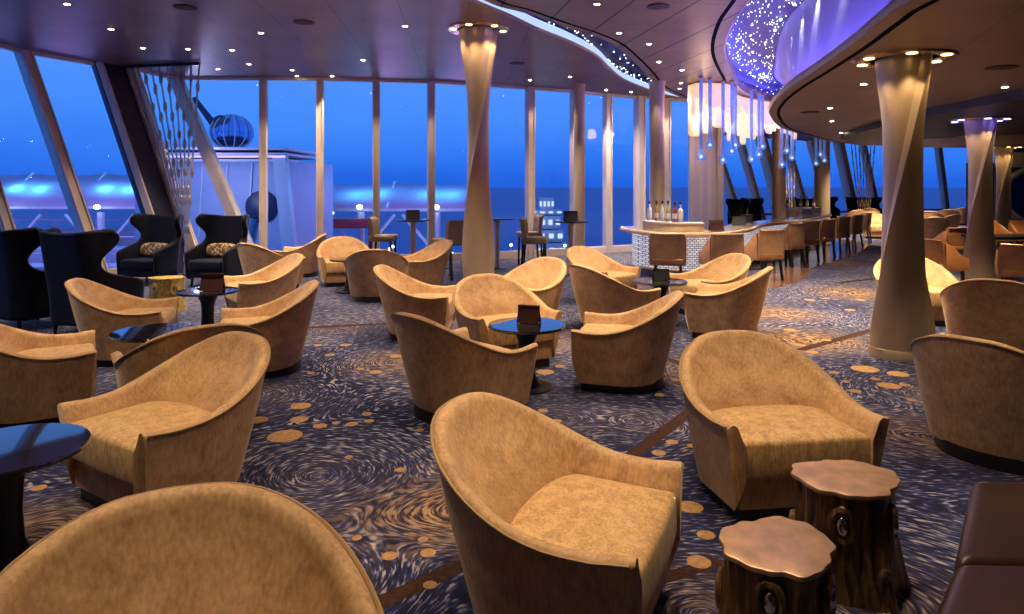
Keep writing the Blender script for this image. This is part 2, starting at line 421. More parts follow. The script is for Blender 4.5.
def catmull(P, n=8):
    P = [Vector((p[0], p[1])) for p in P]; out = []
    for i in range(len(P) - 1):
        p0 = P[max(i - 1, 0)]; p1 = P[i]; p2 = P[i + 1]; p3 = P[min(i + 2, len(P) - 1)]
        for k in range(n):
            t = k / n
            out.append(.5 * ((2 * p1) + (p2 - p0) * t + (2 * p0 - 5 * p1 + 4 * p2 - p3) * t * t + (3 * p1 - p0 - 3 * p2 + p3) * t ** 3))
    out.append(P[-1])
    return out
def normals(C):
    r = []
    for i in range(len(C)):
        t = (C[min(i + 1, len(C) - 1)] - C[max(i - 1, 0)]).normalized()
        r.append(Vector((-t.y, t.x)))       # left of travel
    return r
def offset(C, d):
    return [p + n * d for p, n in zip(C, normals(C))]
def sweep(mb, C, prof, closed=False):
    """prof: (offset to the left, z) swept along plan curve C"""
    nn = normals(C)
    rows = [[Vector((p.x + n.x * o, p.y + n.y * o, z)) for o, z in prof] for p, n in zip(C, nn)]
    mb.grid(rows, close_u=closed)
def smooth(a, b, x):
    t = max(0, min(1, (x - a) / (b - a))); return t * t * (3 - 2 * t)
def structure(mb, name, mat, parent=None, smooth_=False):
    o = mb.build(name, mat, parent, smooth=smooth_)
    if parent is None: o['kind'] = 'structure'
    return o
# ------------------------------------------------------------------ the room shell
ZC, ZS, ZD = 4.0, 2.9, 2.78      # main ceilings, lower soffit, dark bulkhead
LW_T = [(-9.3, -4), (-8.95, 4.0), (-8.75, 7.0), (-8.6, 8.5), (-8.46, 10.1), (-8.39, 11.7), (-7.84, 12.94), (-7.2, 14.6)]
LW_B = [(-8.1, -4), (-7.7, 4.0), (-7.5, 7.0), (-7.35, 8.5), (-7.2, 10.1), (-7.0, 11.7), (-6.5, 12.94), (-5.5, 14.6)]
BW = [(-5.32, 14.62), (-4.13, 14.7), (-2.96, 14.9), (-1.79, 15.1), (-.72, 15.5), (.42, 16.05), (1.52, 16.6), (2.40, 17.2), (3.30, 17.7), (4.05, 18.1), (4.80, 18.4)]
PW = [(5.75, 18.75), (8.7, 29.0)]
def lean(x1, y1, x2, y2, Y):
    def at(z):
        yy = 187 - F * (z - E) / Y
        xx = x1 + (x2 - x1) * (yy - y1) / (y2 - y1)
        return ((xx - 512) / F * Y, Y)
    return at(0), at(ZC)
FWL = [lean(723, 171, 733, 201, 30.0), lean(740, 142, 757, 203, 31), lean(760, 136, 778, 205, 32), lean(789, 154, 801, 196, 33),
       lean(812, 150, 828, 206, 34), lean(839, 147, 852, 208, 35), lean(864, 152, 874, 200, 36), lean(898, 148, 906, 205, 37), lean(938, 147, 945, 205, 38), lean(985, 147, 990, 205, 39)]
FW_B = [a for a, b in FWL]; FW_T = [b for a, b in FWL]
FOOT_B = LW_B + BW + PW + FW_B + [(29, 39.5), (29, -4)]
FOOT_T = LW_T + BW + PW + FW_T + [(29, 39.5), (29, -4)]
mb = MB(); mb.prism(FOOT_B, -.25, 0.0); floor = structure(mb, 'floor', 'carpet')
mb = MB(); mb.prism(FOOT_T, 4.85, 5.05); structure(mb, 'ceiling_roof', 'dark_ceiling')
# carpet pattern laid into the floor: golden discs and brown bands
DISCS = [(285, 436, 17), (258, 420, 10), (301, 406, 10), (299, 419.5, 9), (320, 426, 7), (336, 423, 4), (352, 424, 6), (369, 421, 5), (367, 414, 5), (376, 372, 6), (396, 356, 6), (360, 369, 4), (311, 373, 4),
         (349, 457, 4), (389.5, 556, 8), (428, 553, 8), (423, 539.5, 5), (357, 538, 5), (244, 461, 4), (543, 410.5, 5), (557, 421, 5), (690, 507, 13), (706, 535, 9), (699, 562, 12), (672, 442, 6), (659, 453, 7), (692, 446, 5),
         (701, 476, 5), (865, 369, 13), (898, 374, 10), (875.5, 379, 5), (855, 391, 6), (846, 381.5, 4), (834, 372.5, 5), (39, 488, 7), (23, 481, 4), (545, 372, 9), (560, 366, 5), (812, 352, 6), (826, 340, 5), (800, 345, 5),
         (790, 330, 6), (660, 395, 5), (676, 380, 5), (905, 385, 5), (912, 400, 5), (420, 430, 4), (400, 470, 5), (430, 585, 7), (40, 585, 8), (330, 355, 5), (345, 345, 5), (318, 345, 4), (545, 345, 5), (810, 300, 5), (835, 292, 4), (850, 310, 5)]
mb = MB()
def disc(c, r, z=.0015, seg=24):
    rows = [[(c.x + rr * math.cos(2 * PI * k / seg), c.y + rr * math.sin(2 * PI * k / seg), zz) for k in range(seg)] for rr, zz in ((r, 0), (r, z))]
    g = mb.grid(rows, close_u=True); mb.f(g[1])
for px, py, r in DISCS:
    c = gp(px, py); disc(c, r * c.y / F)
rnd = random.Random(5)
for k in range(60):
    c = Vector((rnd.uniform(-5, 9), rnd.uniform(5.5, 20), 0)); disc(c, rnd.choice((.03, .04, .05, .07, .09)))
mb.build('disc_pattern', 'disc', floor, smooth=False)
mb = MB()
BANDS = [((372, 606), (484, 556), .085), ((560, 510), (692, 410), .095), ((640, 585), (722, 561), .07), ((664, 357), (700, 372), .09), ((690, 410), (740, 372), .08), ((838, 283), (990, 265), .13), ((800, 350), (872, 330), .10), ((300, 328), (400, 323), .10), ((0, 585), (60, 545), .08), ((440, 345), (560, 338), .10), ((90, 470), (130, 455), .07)]
for a, b_, w in BANDS:
    a = gp(*a); b_ = gp(*b_)
    mb.beam(a, b_, w, .002, side=(b_ - a).cross(Vector((0, 0, 1))))
mb.build('band_pattern', 'band', floor, smooth=False)
# side, rear walls out of the picture keep the night out
mb = MB(); mb.box((10, -4.1, 2.4), (40, .2, 4.9)); structure(mb, 'wall_rear', 'dark_panel')
mb = MB(); mb.box((29.1, 17.7, 2.4), (.2, 43.6, 4.9)); structure(mb, 'wall_right', 'dark_panel')
# ---- windows of the leaning side wall
def quad(mb, a, b_, c, d): mb.f(mb.vs([a, b_, c, d]))
wn = [0]
def next_window():
    wn[0] += 1; return f'window_{wn[0]}'
def leaning_window(b0, b1, t0, t1, w, mat='bronze_frame', sill=.18, zt=ZC):
    """one bay: its post at b0/t0, head and sill bars, and the pane"""
    b0 = Vector((*b0, 0)); b1 = Vector((*b1, 0)); t0 = Vector((*t0, zt)); t1 = Vector((*t1, zt))
    along = (b1 - b0).normalized(); nrm = Vector((along.y, -along.x, 0))
    mb = MB()
    mb.beam(b0, t0, w, w * .8, side=along)
    for e in (-1, 1):
        mb.beam(b0 + along * e * w * .38 + nrm * w * .45, t0 + along * e * w * .38 + nrm * w * .45, w * .14, w * .2, side=along)
    k = sill / zt
    s0 = b0.lerp(t0, k); s1 = b1.lerp(t1, k)
    mb.beam(s0, s1, .10, .12, side=(0, 0, 1)); mb.beam(t0 - Vector((0, 0, .03)), t1 - Vector((0, 0, .03)), .06, .10, side=(0, 0, 1))
    mb.beam(b0 + Vector((0, 0, .08)), b1 + Vector((0, 0, .08)), .16, .14, side=(0, 0, 1))
    o = mb.build(next_window(), mat, smooth=False); o['kind'] = 'structure'
    mg = MB(); quad(mg, s0, s1, t1, t0); mg.build('pane', 'glass', o, smooth=False)
    return o
for i in range(1, 6):
    leaning_window(LW_B[i], LW_B[i + 1], LW_T[i], LW_T[i + 1], .21)
# rear piece of the side wall behind the camera
mb = MB(); quad(mb, (*LW_B[0], 0), (*LW_B[1], 0), (*LW_T[1], 4.9), (*LW_T[0], 4.9)); structure(mb, 'wall_left', 'dark_panel')
# broad dark corner panel then the last leaning post with its pane
b0, t0 = Vector((*LW_B[6], 0)), Vector((*LW_T[6], ZC)); b1, t1 = Vector((-6.12, 13.35, 0)), Vector((-7.46, 13.35, ZC))
mb = MB(); mb.beam(b0, t0, .21, .17, side=(b1 - b0)); quad(mb, b0, b1, t1, t0); quad(mb, b0 + Vector((-.06, .06, 0)), b1 + Vector((-.06, .06, 0)), t1 + Vector((-.06, .06, 0)), t0 + Vector((-.06, .06, 0)))
structure(mb, 'trim_1', 'dark_panel')
mb = MB()
for p_, q_, w_ in ((b0, t0, .12), (b1, t1, .14)): mb.beam(p_ + Vector((.08, -.10, 0)), q_ + Vector((.08, -.10, 0)), w_, .06, side=(1, 0, 0))
structure(mb, 'trim_12', 'bronze_frame')
leaning_window((-6.12, 13.35), LW_B[7], (-7.46, 13.35), LW_T[7], .2)
mb = MB(); mb.beam((-5.5, 14.6, 0), (-7.2, 14.6, ZC), .24, .2, side=(1, 0, 0)); mb.beam((-5.42, 14.5, 0), (-7.12, 14.5, ZC), .05, .05, side=(1, 0, 0)); structure(mb, 'trim_2', 'bronze_frame')
# triangular pane beside it
mb = MB(); mb.beam((-7.2, 14.62, ZC - .03), (-5.32, 14.62, ZC - .03), .06, .1, side=(0, 0, 1)); mb.beam((-5.5, 14.62, .06), (-5.32, 14.62, .06), .12, .12, side=(0, 0, 1))
o = structure(mb, next_window(), 'bronze_frame'); mg = MB(); mg.f(mg.vs([(-5.45, 14.62, .1), (-5.32, 14.62, .1), (-5.32, 14.62, ZC), (-7.15, 14.62, ZC)])); mg.build('pane', 'glass', o, smooth=False)
# ---- tall upright windows
for i in range(len(BW) - 1):
    a, b_ = BW[i], BW[i + 1]
    leaning_window(a, b_, a, b_, .155 if i < 5 else (.19 if i < 8 else .24), 'bronze_frame' if i < 6 else 'pale_frame', sill=.12)
# pale curtain wall at the end of the row, and its shaded return
mb = MB()
n = 6; rows = []
for z in (0.0, ZC):
    rows.append([(4.8 + .8 * k / n, 18.45 + .27 * k / n - (.02 if k % 2 else 0), z) for k in range(n + 1)])
mb.grid(rows); mb.box((5.1, 18.75, 2), (.5, .12, 4)); structure(mb, 'wall_pier', 'pale_frame')
mb = MB(); mb.beam((5.68, 18.72, 0), (5.68, 18.72, ZC), .16, .3); structure(mb, 'trim_3', 'bronze_frame')
mb = MB(); quad(mb, (5.75, 18.75, 0), (8.7, 29, 0), (8.7, 29, 4.9), (5.75, 18.75, 4.9)); structure(mb, 'wall_return', 'dark_panel')
# ---- far leaning windows
fb = [(8.7, 29.0)] + FW_B; ft = [(8.7, 29.0)] + FW_T
for i in range(1, len(fb) - 1):
    leaning_window(fb[i], fb[i + 1], ft[i], ft[i + 1], .30 if i in (1, 2, 4, 5, 7, 9) else .42, 'bronze_frame', sill=.4)
# white screen wall with the great oval opening at the far right
mb = MB()
ox, oz, rx, rz_, Yw = 15.55, 1.40, 1.05, .78, 20.2
nn_ = 48; inner = []; outer = []
for k in range(nn_):
    a = 2 * PI * k / nn_
    inner.append((ox + rx * math.cos(a), oz + rz_ * math.sin(a)))
    s_ = 1 / max(abs(math.cos(a)), abs(math.sin(a)))
    outer.append((max(14.35, ox + 2.2 * math.cos(a) * s_), max(0, oz + 1.4 * math.sin(a) * s_)))
rows = []
for y_, ring in ((Yw - .12, outer), (Yw - .12, inner), (Yw + .12, inner), (Yw + .12, outer)):
    rows.append([(x, y_, z) for x, z in ring])
mb.grid(rows, close_u=True, close_v=True); scr = structure(mb, 'wall_oval', 'dark_panel')
mb = MB(); mb.tube([(ox + (rx + .06) * math.cos(2 * PI * k / 48), Yw - .14, oz + (rz_ + .06) * math.sin(2 * PI * k / 48)) for k in range(49)], .09, 10, cap=False); mb.build('oval_frame', 'white_paint', scr)
mb = MB(); mb.box((ox + .5, Yw - .2, 2.45), (3.3, .1, .45), bev=.03); mb.build('pelmet', 'white_paint', scr)
mb = MB(); mb.box((ox, Yw + 1.2, oz), (2.6, .05, 2.0)); mb.build('blue_backing', simple('oval_sky_blue', (.01, .05, .35), .6), scr)  # panel added to stand in for the blue sky through the oval
# ------------------------------------------------------------------ ceilings
LE = catmull([(-6.2, -4), (-4.8, 0), (-3.0, 4), (-1.4, 7.0), (-.53, 8.58), (-.08, 9.33), (.36, 10.16), (.92, 11.07), (1.46, 12.16), (1.86, 13.4), (2.4, 14.9), (3.1, 16.2), (3.86, 17.4), (4.75, 18.35)])
ME = catmull([(-5.6, -4), (-4.2, 0), (-2.4, 4), (-.9, 7.0), (-.18, 8.58), (.25, 9.07), (.79, 9.79), (1.3, 10.4), (1.8, 11.2), (2.28, 12.35), (2.88, 13.96), (3.48, 15.7), (4.1, 17.0), (4.85, 18.3)])
LIPL = offset(ME, .15)
mb = MB(); mb.prism(LW_T + BW + [(p.x, p.y) for p in LE[::-1]][1:], ZC, ZC + .10); structure(mb, 'ceiling_left', 'ceil_left')
SG = catmull([(1.7, -4), (2.0, 1), (2.35, 5), (2.79, 8.58), (3.0, 9.97), (3.5, 11.9), (4.4, 14.3), (5.6, 17.1), (7.4, 19.5), (9.5, 21.2), (12, 22.5)])     # dark groove along the star cove
SL = offset(SG, -.19)      # lip edge
mb = MB(); mb.prism([(p.x, p.y) for p in LIPL] + [(5.75, 18.75), (8.7, 29)] + FW_T + [(29, 39), (29, 23.5), (14, 23.2)] + [(p.x, p.y) for p in SL[::-1]], ZC, ZC + .12)
structure(mb, 'ceiling_middle', 'ceil_mid')
def strip(name, C, w, z, mat, t=.01):
    mb = MB(); sweep(mb, C, [(-w / 2, z), (w / 2, z), (w / 2, z + t), (-w / 2, z + t)], True); return structure(mb, name, mat)
strip('trim_4', ME, .045, ZC - .004, 'groove'); strip('trim_5', SG, .06, ZC - .004, 'groove')
# slot between left and middle ceilings: rim with the light put into its material, star panel above
mb = MB(); sweep(mb, LE, [(.02, 4.0), (-.03, 3.99), (-.05, 4.015)]); structure(mb, 'trim_6', 'fascia', smooth_=True)
mb = MB(); sweep(mb, LIPL, [(0, 3.995), (.025, 4.02), (.025, 4.13), (-.1, 4.15)]); structure(mb, 'trim_7', 'fascia', smooth_=True)
mb = MB(); sweep(mb, LE, [(-.05, 4.115), (.02, 4.14), (.28, 4.42), (.2, 4.5), (-1.1, 4.53)]); structure(mb, 'ceiling_slot', 'star_panel')
mb = MB(); sweep(mb, [p for p in LE if p.y > 4], [(-.05, 4.015), (-.053, 4.115), (-.03, 4.12), (-.03, 4.015)], True); tag(mb.build('cove_glow_strip', 'painted_rim_glow'), 'cool white rim face of the narrow ceiling slot, its light put into the colour', 'light')  # rim face glows by its material, imitating the wash of a hidden strip
mb = MB(); sweep(mb, [p for p in LE if p.y > 4], [(.03, 4.15), (.06, 4.165), (.06, 4.185), (.03, 4.17)], True); tag(mb.build('cove_glow_strip', 'slot_led'), 'deep blue light line behind the white rim of the ceiling slot', 'light')
# big star cove
WALLC = catmull([(2.7, -4), (2.72, 0), (2.75, 3), (2.84, 4.64), (2.93, 5.14), (3.16, 6.1), (3.4, 7.3), (3.67, 8.7), (4.05, 10.2), (4.65, 11.9), (5.9, 14.5), (7.4, 16.7), (9.1, 18.9), (10.8, 20.3), (14, 21.6), (20, 22.2), (29, 22.4)])
mb = MB(); mb.prism([(p.x, p.y) for p in offset(WALLC, .14)] + [(29, -4)], ZS, ZS + .08); structure(mb, 'ceiling_soffit', 'ceil_soffit')
strip('trim_8', WALLC, .05, ZS - .004, 'groove')
mb = MB(); sweep(mb, WALLC, [(.10, 2.9), (.135, 2.905), (.155, 2.93), (.155, 2.97), (.13, 3.0), (.07, 3.01), (.05, 2.985), (-.40, 2.985)]); structure(mb, 'trim_9', 'fascia', smooth_=True)
TOPC = catmull([(4.2, -4), (4.2, 4), (4.28, 8), (4.45, 9.7), (4.63, 10.8), (4.8, 11.8), (5.2, 13.25), (6.05, 15.7), (7.25, 18.8), (8.6, 20.6), (10.5, 22.0)])
BOTC = offset(WALLC, -.28)
def x_at(C, y):
    for p, q in zip(C, C[1:]):
        if p.y <= y <= q.y: return p.x + (q.x - p.x) * (y - p.y) / max(1e-6, q.y - p.y)
    return C[-1].x
rows = [[], [], [], []]
for k in range(97):
    y = -3.9 + 24.3 * k / 96; xb, xt = x_at(BOTC, y), x_at(TOPC, y)
    for r_, u, z in zip(rows, (0, .25, .75, 1), (2.99, 3.35, 4.2, 4.64)): r_.append((xb + (xt - xb) * u, y, z))
mb = MB(); mb.grid(rows); structure(mb, 'wall_cove', 'purple_wall', smooth_=True)
mb = MB(); sweep(mb, SL, [(0, 3.995), (-.03, 4.02), (-.03, 4.18), (.0, 4.20), (.02, 4.13), (.28, 4.13)]); structure(mb, 'trim_10', 'fascia', smooth_=True)
mb = MB(); sweep(mb, SL, [(.28, 4.13), (.27, 4.45), (.12, 4.605)]); structure(mb, 'trim_13', 'star_panel', smooth_=True)
mb = MB(); mb.prism([(p.x, p.y) for p in offset(SG, .3)] + [(p.x, p.y) for p in TOPC[::-1]], 4.60, 4.66); star_panel = structure(mb, 'ceiling_stars', 'star_panel')
mb = MB(); sweep(mb, [p for p in SL if 2 < p.y < 20], [(.10, 4.135), (.20, 4.135), (.20, 4.165), (.10, 4.165)], True); tag(mb.build('cove_glow_strip', 'led_blue'), 'blue light strip along the rim of the starry ceiling cove', 'light')
mb = MB(); sweep(mb, [p for p in WALLC if 2 < p.y < 19], [(-.20, 2.995), (-.10, 2.995), (-.10, 3.02), (-.20, 3.02)], True); tag(mb.build('cove_glow_strip', 'led_purple'), 'violet light strip on the ledge above the curved soffit', 'light')
# star points
def in_cove(p):
    a = min(range(len(SL)), key=lambda i: (SL[i] - p).length); b_ = min(range(len(WALLC)), key=lambda i: (WALLC[i] - p).length)
    na = normals(SL)[a]
    return (p - SL[a]).dot(na) < .15 and p.x < x_at(TOPC, p.y) - .03
rnd = random.Random(3); mb = MB(); k = 0
while k < 560:
    p = Vector((rnd.uniform(2, 7.5), rnd.uniform(6.5, 20)))
    if in_cove(p):
        r = rnd.choice((.004, .005, .007, .010)) * (p.y / 12)
        mb.ell((p.x, p.y, 4.595), (r, r, .012), 6, 3); k += 1
nn2 = normals(SL)
for k in range(150):
    i = rnd.randrange(len(SL)); u = rnd.random()
    if not 9 < SL[i].y < 20: continue
    t_ = SL[min(i + 1, len(SL) - 1)] - SL[i]; q = SL[i] + t_ * rnd.random() + nn2[i] * (.262 - .14 * max(0, u - .6) / .4)
    r = rnd.choice((.004, .006, .008)) * q.y / 12; mb.ell((q.x, q.y, 4.18 + .40 * u), (r, r, r), 6, 3)
o = mb.build('star_lights', 'star', star_panel); o['kind'] = 'stuff'
mb = MB(); k = 0
while k < 190:
    i = rnd.randrange(40, len(LE)); u = rnd.random() ** .8
    o_, z_ = (.02 + .26 * u / .5, 4.15 + .27 * u / .5) if u < .5 else (.2 - 1.0 * (u - .5) / .5, 4.49)
    q = LE[i] + normals(LE)[i] * (o_ - .02)
    r = rnd.choice((.006, .009, .012)) * q.y / 12
    if q.y > 10.2: mb.ell((q.x, q.y, z_), (r, r, r), 6, 3); k += 1
o = mb.build('star_lights', 'star', bpy.data.objects['ceiling_slot']); o['kind'] = 'stuff'
# small bright spots at the top of the cove wall
for i, p in enumerate(catmull([(2.9, 6.4), (3.45, 8), (3.9, 9.3), (4.3, 10.3), (4.75, 11.3), (5.1, 12.1)], 1)):
    n_ = Vector((-.95, .3)); q = Vector((x_at(TOPC, p.y + .6) - .14, p.y + .6))
    mb = MB(); mb.lathe([(.02, 0), (.025, .03)], (q.x, q.y, 4.55), 12)
    tag(mb.build('cove_spotlight', 'led_white'), 'tiny white spotlight grazing the violet cove wall', 'light', 'spotlights over the cove wall')
    l = bpy.data.lights.new('cove_spot', 'SPOT'); l.energy = 26; l.color = (.75, .8, 1); l.spot_size = R(60); l.spot_blend = .9; l.shadow_soft_size = .02
    lo = bpy.data.objects.new('cove_spot', l); COL.objects.link(lo); lo.location = (q.x, q.y, 4.5)
    d = Vector((-n_.x * .22, -n_.y * .22, -1)); lo.rotation_euler = d.to_track_quat('-Z', 'Y').to_euler()
# dark bulkhead over the far right lounge
mb = MB(); mb.prism([(5.9, 2), (6.5, 8.7), (6.6, 11), (7.1, 13.5), (7.7, 16), (9.2, 18.3), (13, 19.3), (28.5, 19.5), (28.5, 2)], ZD, ZS - .002); structure(mb, 'ceiling_bulkhead', 'dark_ceiling')
mb = MB(); mb.lathe([(1.9, -.02), (2.0, 0), (2.0, .015)], (11.5, 16.2, ZD - .016), 48); mb.bm.transform(Matrix.Translation((0, 0, 0))); structure(mb, 'trim_11', 'ceil_soffit')
# ------------------------------------------------------------------ ceiling fittings
def spot(x, y, z, watts, size=75, blend=.6, col=(1, .78, .52), rad=.04, aim=None):
    l = bpy.data.lights.new('spot', 'SPOT'); l.energy = watts; l.color = col; l.spot_size = R(size); l.spot_blend = blend; l.shadow_soft_size = rad
    o = bpy.data.objects.new('spot', l); COL.objects.link(o); o.location = (x, y, z)
    if aim is not None: o.rotation_euler = (Vector(aim) - Vector((x, y, z))).to_track_quat('-Z', 'Y').to_euler()
    return o
def make_down():
    t = thing('ceiling_downlight')
    mb = MB(); mb.lathe([(.042, 0), (.052, -.006), (.06, -.003), (.06, .0)], (0, 0, 0), 20); mb.build('trim_ring', 'gold_trim', t)
    mb = MB(); mb.lathe([(.036, -.003), (.03, -.008), (.01, -.010)], (0, 0, 0), 16); mb.build('lens', 'led_warm', t)
    return t
DOWN = Kind(make_down)
LEFT_D = [(67, 4), (111, 29), (143, 48), (188, 49), (232, 50), (261, 33), (249, 64), (218, 69), (292, 70), (297, 76), (332, 76), (363, 60), (405, 26), (530, 80), (570, 77), (583, 86), (606, 90), (631, 92)]
MID_D = [(597, 4), (619, 33), (649, 44), (659, 62), (682, 70), (681, 83), (679.6, 88.6)]
SOF_D = [(863.6, 84), (830, 108), (832, 121), (841, 132.6), (1005, 87)]
P_LEFT, P_MID, P_SOF = 150, 175, 110
for lst, z, lab, grp, w in ((LEFT_D, ZC, 'small round downlight shining in the plum tinted ceiling before the tall windows', 'downlights in the plum tinted ceiling', P_LEFT),
                            (MID_D, ZC, 'small round downlight shining in the grooved ceiling between the two star coves', 'downlights in the grooved middle ceiling', P_MID),
                            (SOF_D, ZS, 'small round downlight shining in the low brown soffit around the big column', 'downlights in the low brown soffit', P_SOF)):
    for px, py in lst:
        p = gp(px, py, z)
        DOWN.put(p.x, p.y, 0, lab, 'ceiling light', grp, z=z)
        spot(p.x, p.y, z - .05, w * (1.4 if z == ZC and py > 58 else 1))
for x, y in ((-4.7, 13.9), (-3.5, 14.0), (-2.3, 14.3), (-1.1, 14.7), (.9, 15.7), (2.0, 16.3), (2.9, 16.9), (4.4, 17.6)): spot(x, y, ZC - .05, 70, 100)  # spots added without fixtures, washing the window posts
# spots without fixtures, added to brighten chairs, bar and distant lounge
for x, y, z in ((-3.4, 6.9, ZC), (-2.0, 4.6, ZC), (-3.9, 4.2, ZC), (-5.6, 5.6, ZC), (-1.0, 7.0, ZC), (.9, 6.6, ZC), (-.6, 8.4, ZC), (1.6, 8.6, ZC), (-2.4, 9.2, ZC), (-3.2, 10.6, ZC), (-4.7, 9.2, ZC), (.5, 4.2, ZC), (1.7, 5.0, ZC), (3.75, 7.6, ZS), (4.3, 8.2, ZS), (-1.2, 2.3, ZC), (.2, 2.4, ZC), (-2.6, 2.6, ZC), (1.2, 2.9, ZC), (2.0, 7.0, ZC), (3.6, 3.6, ZS), (4.4, 5.0, ZS), (5.6, 7.2, ZS), (3.5, 2.2, ZS), (4.9, 9.4, ZS), (6.2, 12.2, ZS), (6.6, 10.2, ZS), (7.6, 14.6, ZS), (9.2, 17.6, ZS), (11.5, 20.5, ZS), (2.9, 10.6, ZC), (3.9, 12.6, ZC), (13.5, 24.5, ZC), (17, 29, ZC), (10.5, 26, ZC), (12.8, 21.2, ZC), (12.0, 22.9, ZC), (14.5, 23.6, ZC), (13.0, 25.2, ZC), (15.3, 26.6, ZC), (17.6, 28.0, ZC), (6.9, 9.9, ZD), (11.8, 15.4, ZD), (8.6, 12.8, ZD), (3.2, 12.0, ZC), (4.1, 9.6, ZS), (5.0, 10.6, ZS)):
    spot(x, y, z - .05, (P_LEFT if z == ZC else P_SOF) * (7 if y > 20 else 2.2 if y > 9 else 2.4 if z == ZS and y > 7.5 else 1.9 if y > 5.4 else .88))
def make_grille():
    t = thing('ceiling_speaker')
    mb = MB(); mb.lathe([(.13, 0), (.13, -.012), (.10, -.016)], (0, 0, 0), 28); mb.build('grille', 'speaker', t)
    mb = MB(); mb.lathe([(.131, 0), (.15, -.008), (.15, 0)], (0, 0, 0), 28); mb.build('rim', 'speaker', t)
    return t
SPK = Kind(make_grille)
for px, py, z, lab in ((185, 7, ZC, 'round dark speaker grille in the plum ceiling above the leaning windows'), (304, 22, ZC, 'round dark speaker grille in the plum ceiling before the tall windows'),
                       (517, 63, ZC, 'round dark speaker grille in the plum ceiling beside the twisted gold column'), (658, 6, ZC, 'round dark speaker grille in the grooved middle ceiling'),
                       (810, 112, ZS, 'round dark speaker grille in the brown soffit near its curved tip'), (1002, 67, ZS, 'round dark speaker grille in the brown soffit beyond the big column')):
    p = gp(px, py, z); SPK.put(p.x, p.y, 0, lab, 'speaker', None, z=z)
# ------------------------------------------------------------------ columns
def twisted_column(name, x, y, h, phase, a, b_, twist, label, ringz, energy, halo=None, fb=.12, ft=.10):
    t = thing(name, (x, y, 0), 0, label, 'column'); t['kind'] = 'thing'
    mb = MB(); rows = []; nz, ns = 60, 120
    def section(th):
        # slightly oval, with two folds that rise gently and drop off steeply
        c, s_ = math.cos(th), math.sin(th)
        r = 1 / math.sqrt((c / a) ** 2 + (s_ / b_) ** 2)
        d = (th + PI / 2) % PI - PI / 2
        return r * (.95 + (.24 * max(0, 1 - d / 1.0) ** 1.3 if d >= 0 else .24 * max(0, 1 + d / .22)))
    for i in range(nz + 1):
        u = i / nz; z = .09 + (h - .092) * u
        tw = phase + twist * u
        row = []
        for k in range(ns):
            th = 2 * PI * k / ns
            c, s_ = math.cos(th), math.sin(th)
            # lens shaped section with a soft crease at both ends of its long axis
            r = section(th) * (1 + fb * (1 - smooth(0, .30, u)) + ft * smooth(.75, 1, u))
            row.append((r * math.cos(th + tw), r * math.sin(th + tw), z))
        rows.append(row)
    g = mb.grid(rows, close_u=True); mb.f(g[-1])
    mb.build('shaft', 'bronze_column', t, ang=28)
    mb = MB(); rows = []
    for z, sc in ((.001, 1.0), (.085, 1.0), (.09, .98)):
        row = []
        for k in range(ns):
            th = 2 * PI * k / ns; c, s_ = math.cos(th), math.sin(th)
            r = (1.03 + fb) * sc * section(th)
            row.append((r * math.cos(th + phase), r * math.sin(th + phase), z))
        rows.append(row)
    g = mb.grid(rows, close_u=True); mb.f(g[0][::-1]); mb.f(g[-1]); mb.build('base_collar', 'bronze_column', t)
    mb = MB(); mb.lathe([(.315, h - .003), (.32, h - .02), (.45, h - .02), (.46, h - .003)], (0, 0, 0), 48); mb.build('light_ring', 'gold_trim', t)
    for k in range(6):
        ang = 2 * PI * k / 6 + .2
        lx, ly = .375 * math.cos(ang), .375 * math.sin(ang)
        mb = MB(); mb.lathe([(.05, h - .021), (.045, h - .026), (.02, h - .028)], (lx, ly, 0), 14); mb.build('lamp', 'led_hot' if not halo else 'led_blue', t)
        spot(x + lx, y + ly, h - .06, energy, 70, .7, (1, .70, .36), .03, aim=(x, y, h - 1.7))
    return t
twisted_column('twisted_column', -.5, 10.15, ZC, R(153), .20, .165, R(200), 'tall twisted gold column standing alone before the tall windows', ZC, 26, fb=.02, ft=.24)
twisted_column('twisted_column', 3.79, 6.62, ZS, R(156), .215, .18, R(140), 'big twisted bronze column under the low soffit beside the empty carpet', ZS, 15)
twisted_column('twisted_column', 7.82, 11.4, ZD, R(150), .215, .18, R(136), 'twisted bronze column behind the big one, under the dark bulkhead', ZD, 12, halo=True)
twisted_column('twisted_column', 13.9, 19.3, ZD, R(150), .215, .18, R(136), 'most distant twisted bronze column, beside the oval opening', ZD, 12)
def round_post(x, y, r, h, label):
    t = thing('round_column', (x, y, 0), 0, label, 'column'); t['kind'] = 'thing'
    mb = MB(); mb.lathe([(r, .1), (r, h - .06)], (0, 0, 0), 28); mb.build('shaft', 'bronze_column', t)
    mb = MB(); mb.lathe([(r * 1.15, .001), (r * 1.15, .1)], (0, 0, 0), 28); mb.build('base_collar', 'bronze_column', t)
    mb = MB(); mb.lathe([(r * 1.12, h - .06), (r * 1.12, h - .002)], (0, 0, 0), 28); mb.build('top_collar', 'bronze_column', t)
    return t
p = dp(579.5, 187, 15.6); round_post(p.x, p.y, .125, ZC, 'slim round bronze column against the windows, behind the pub table')
p = dp(657, 187, 15.2); round_post(p.x, p.y, .17, ZC, 'round bronze column rising behind the row of bottles'); spot(p.x - .1, p.y - .4, 3.9, 40, 60)
p = dp(779, 187, 21.5); round_post(p.x, p.y, .2, ZC, 'slim bronze column behind the bar, beneath the shell lamp'); 
p = dp(822, 187, 24); round_post(p.x, p.y, .26, ZC, 'slim bronze column beyond the far end of the bar counter')
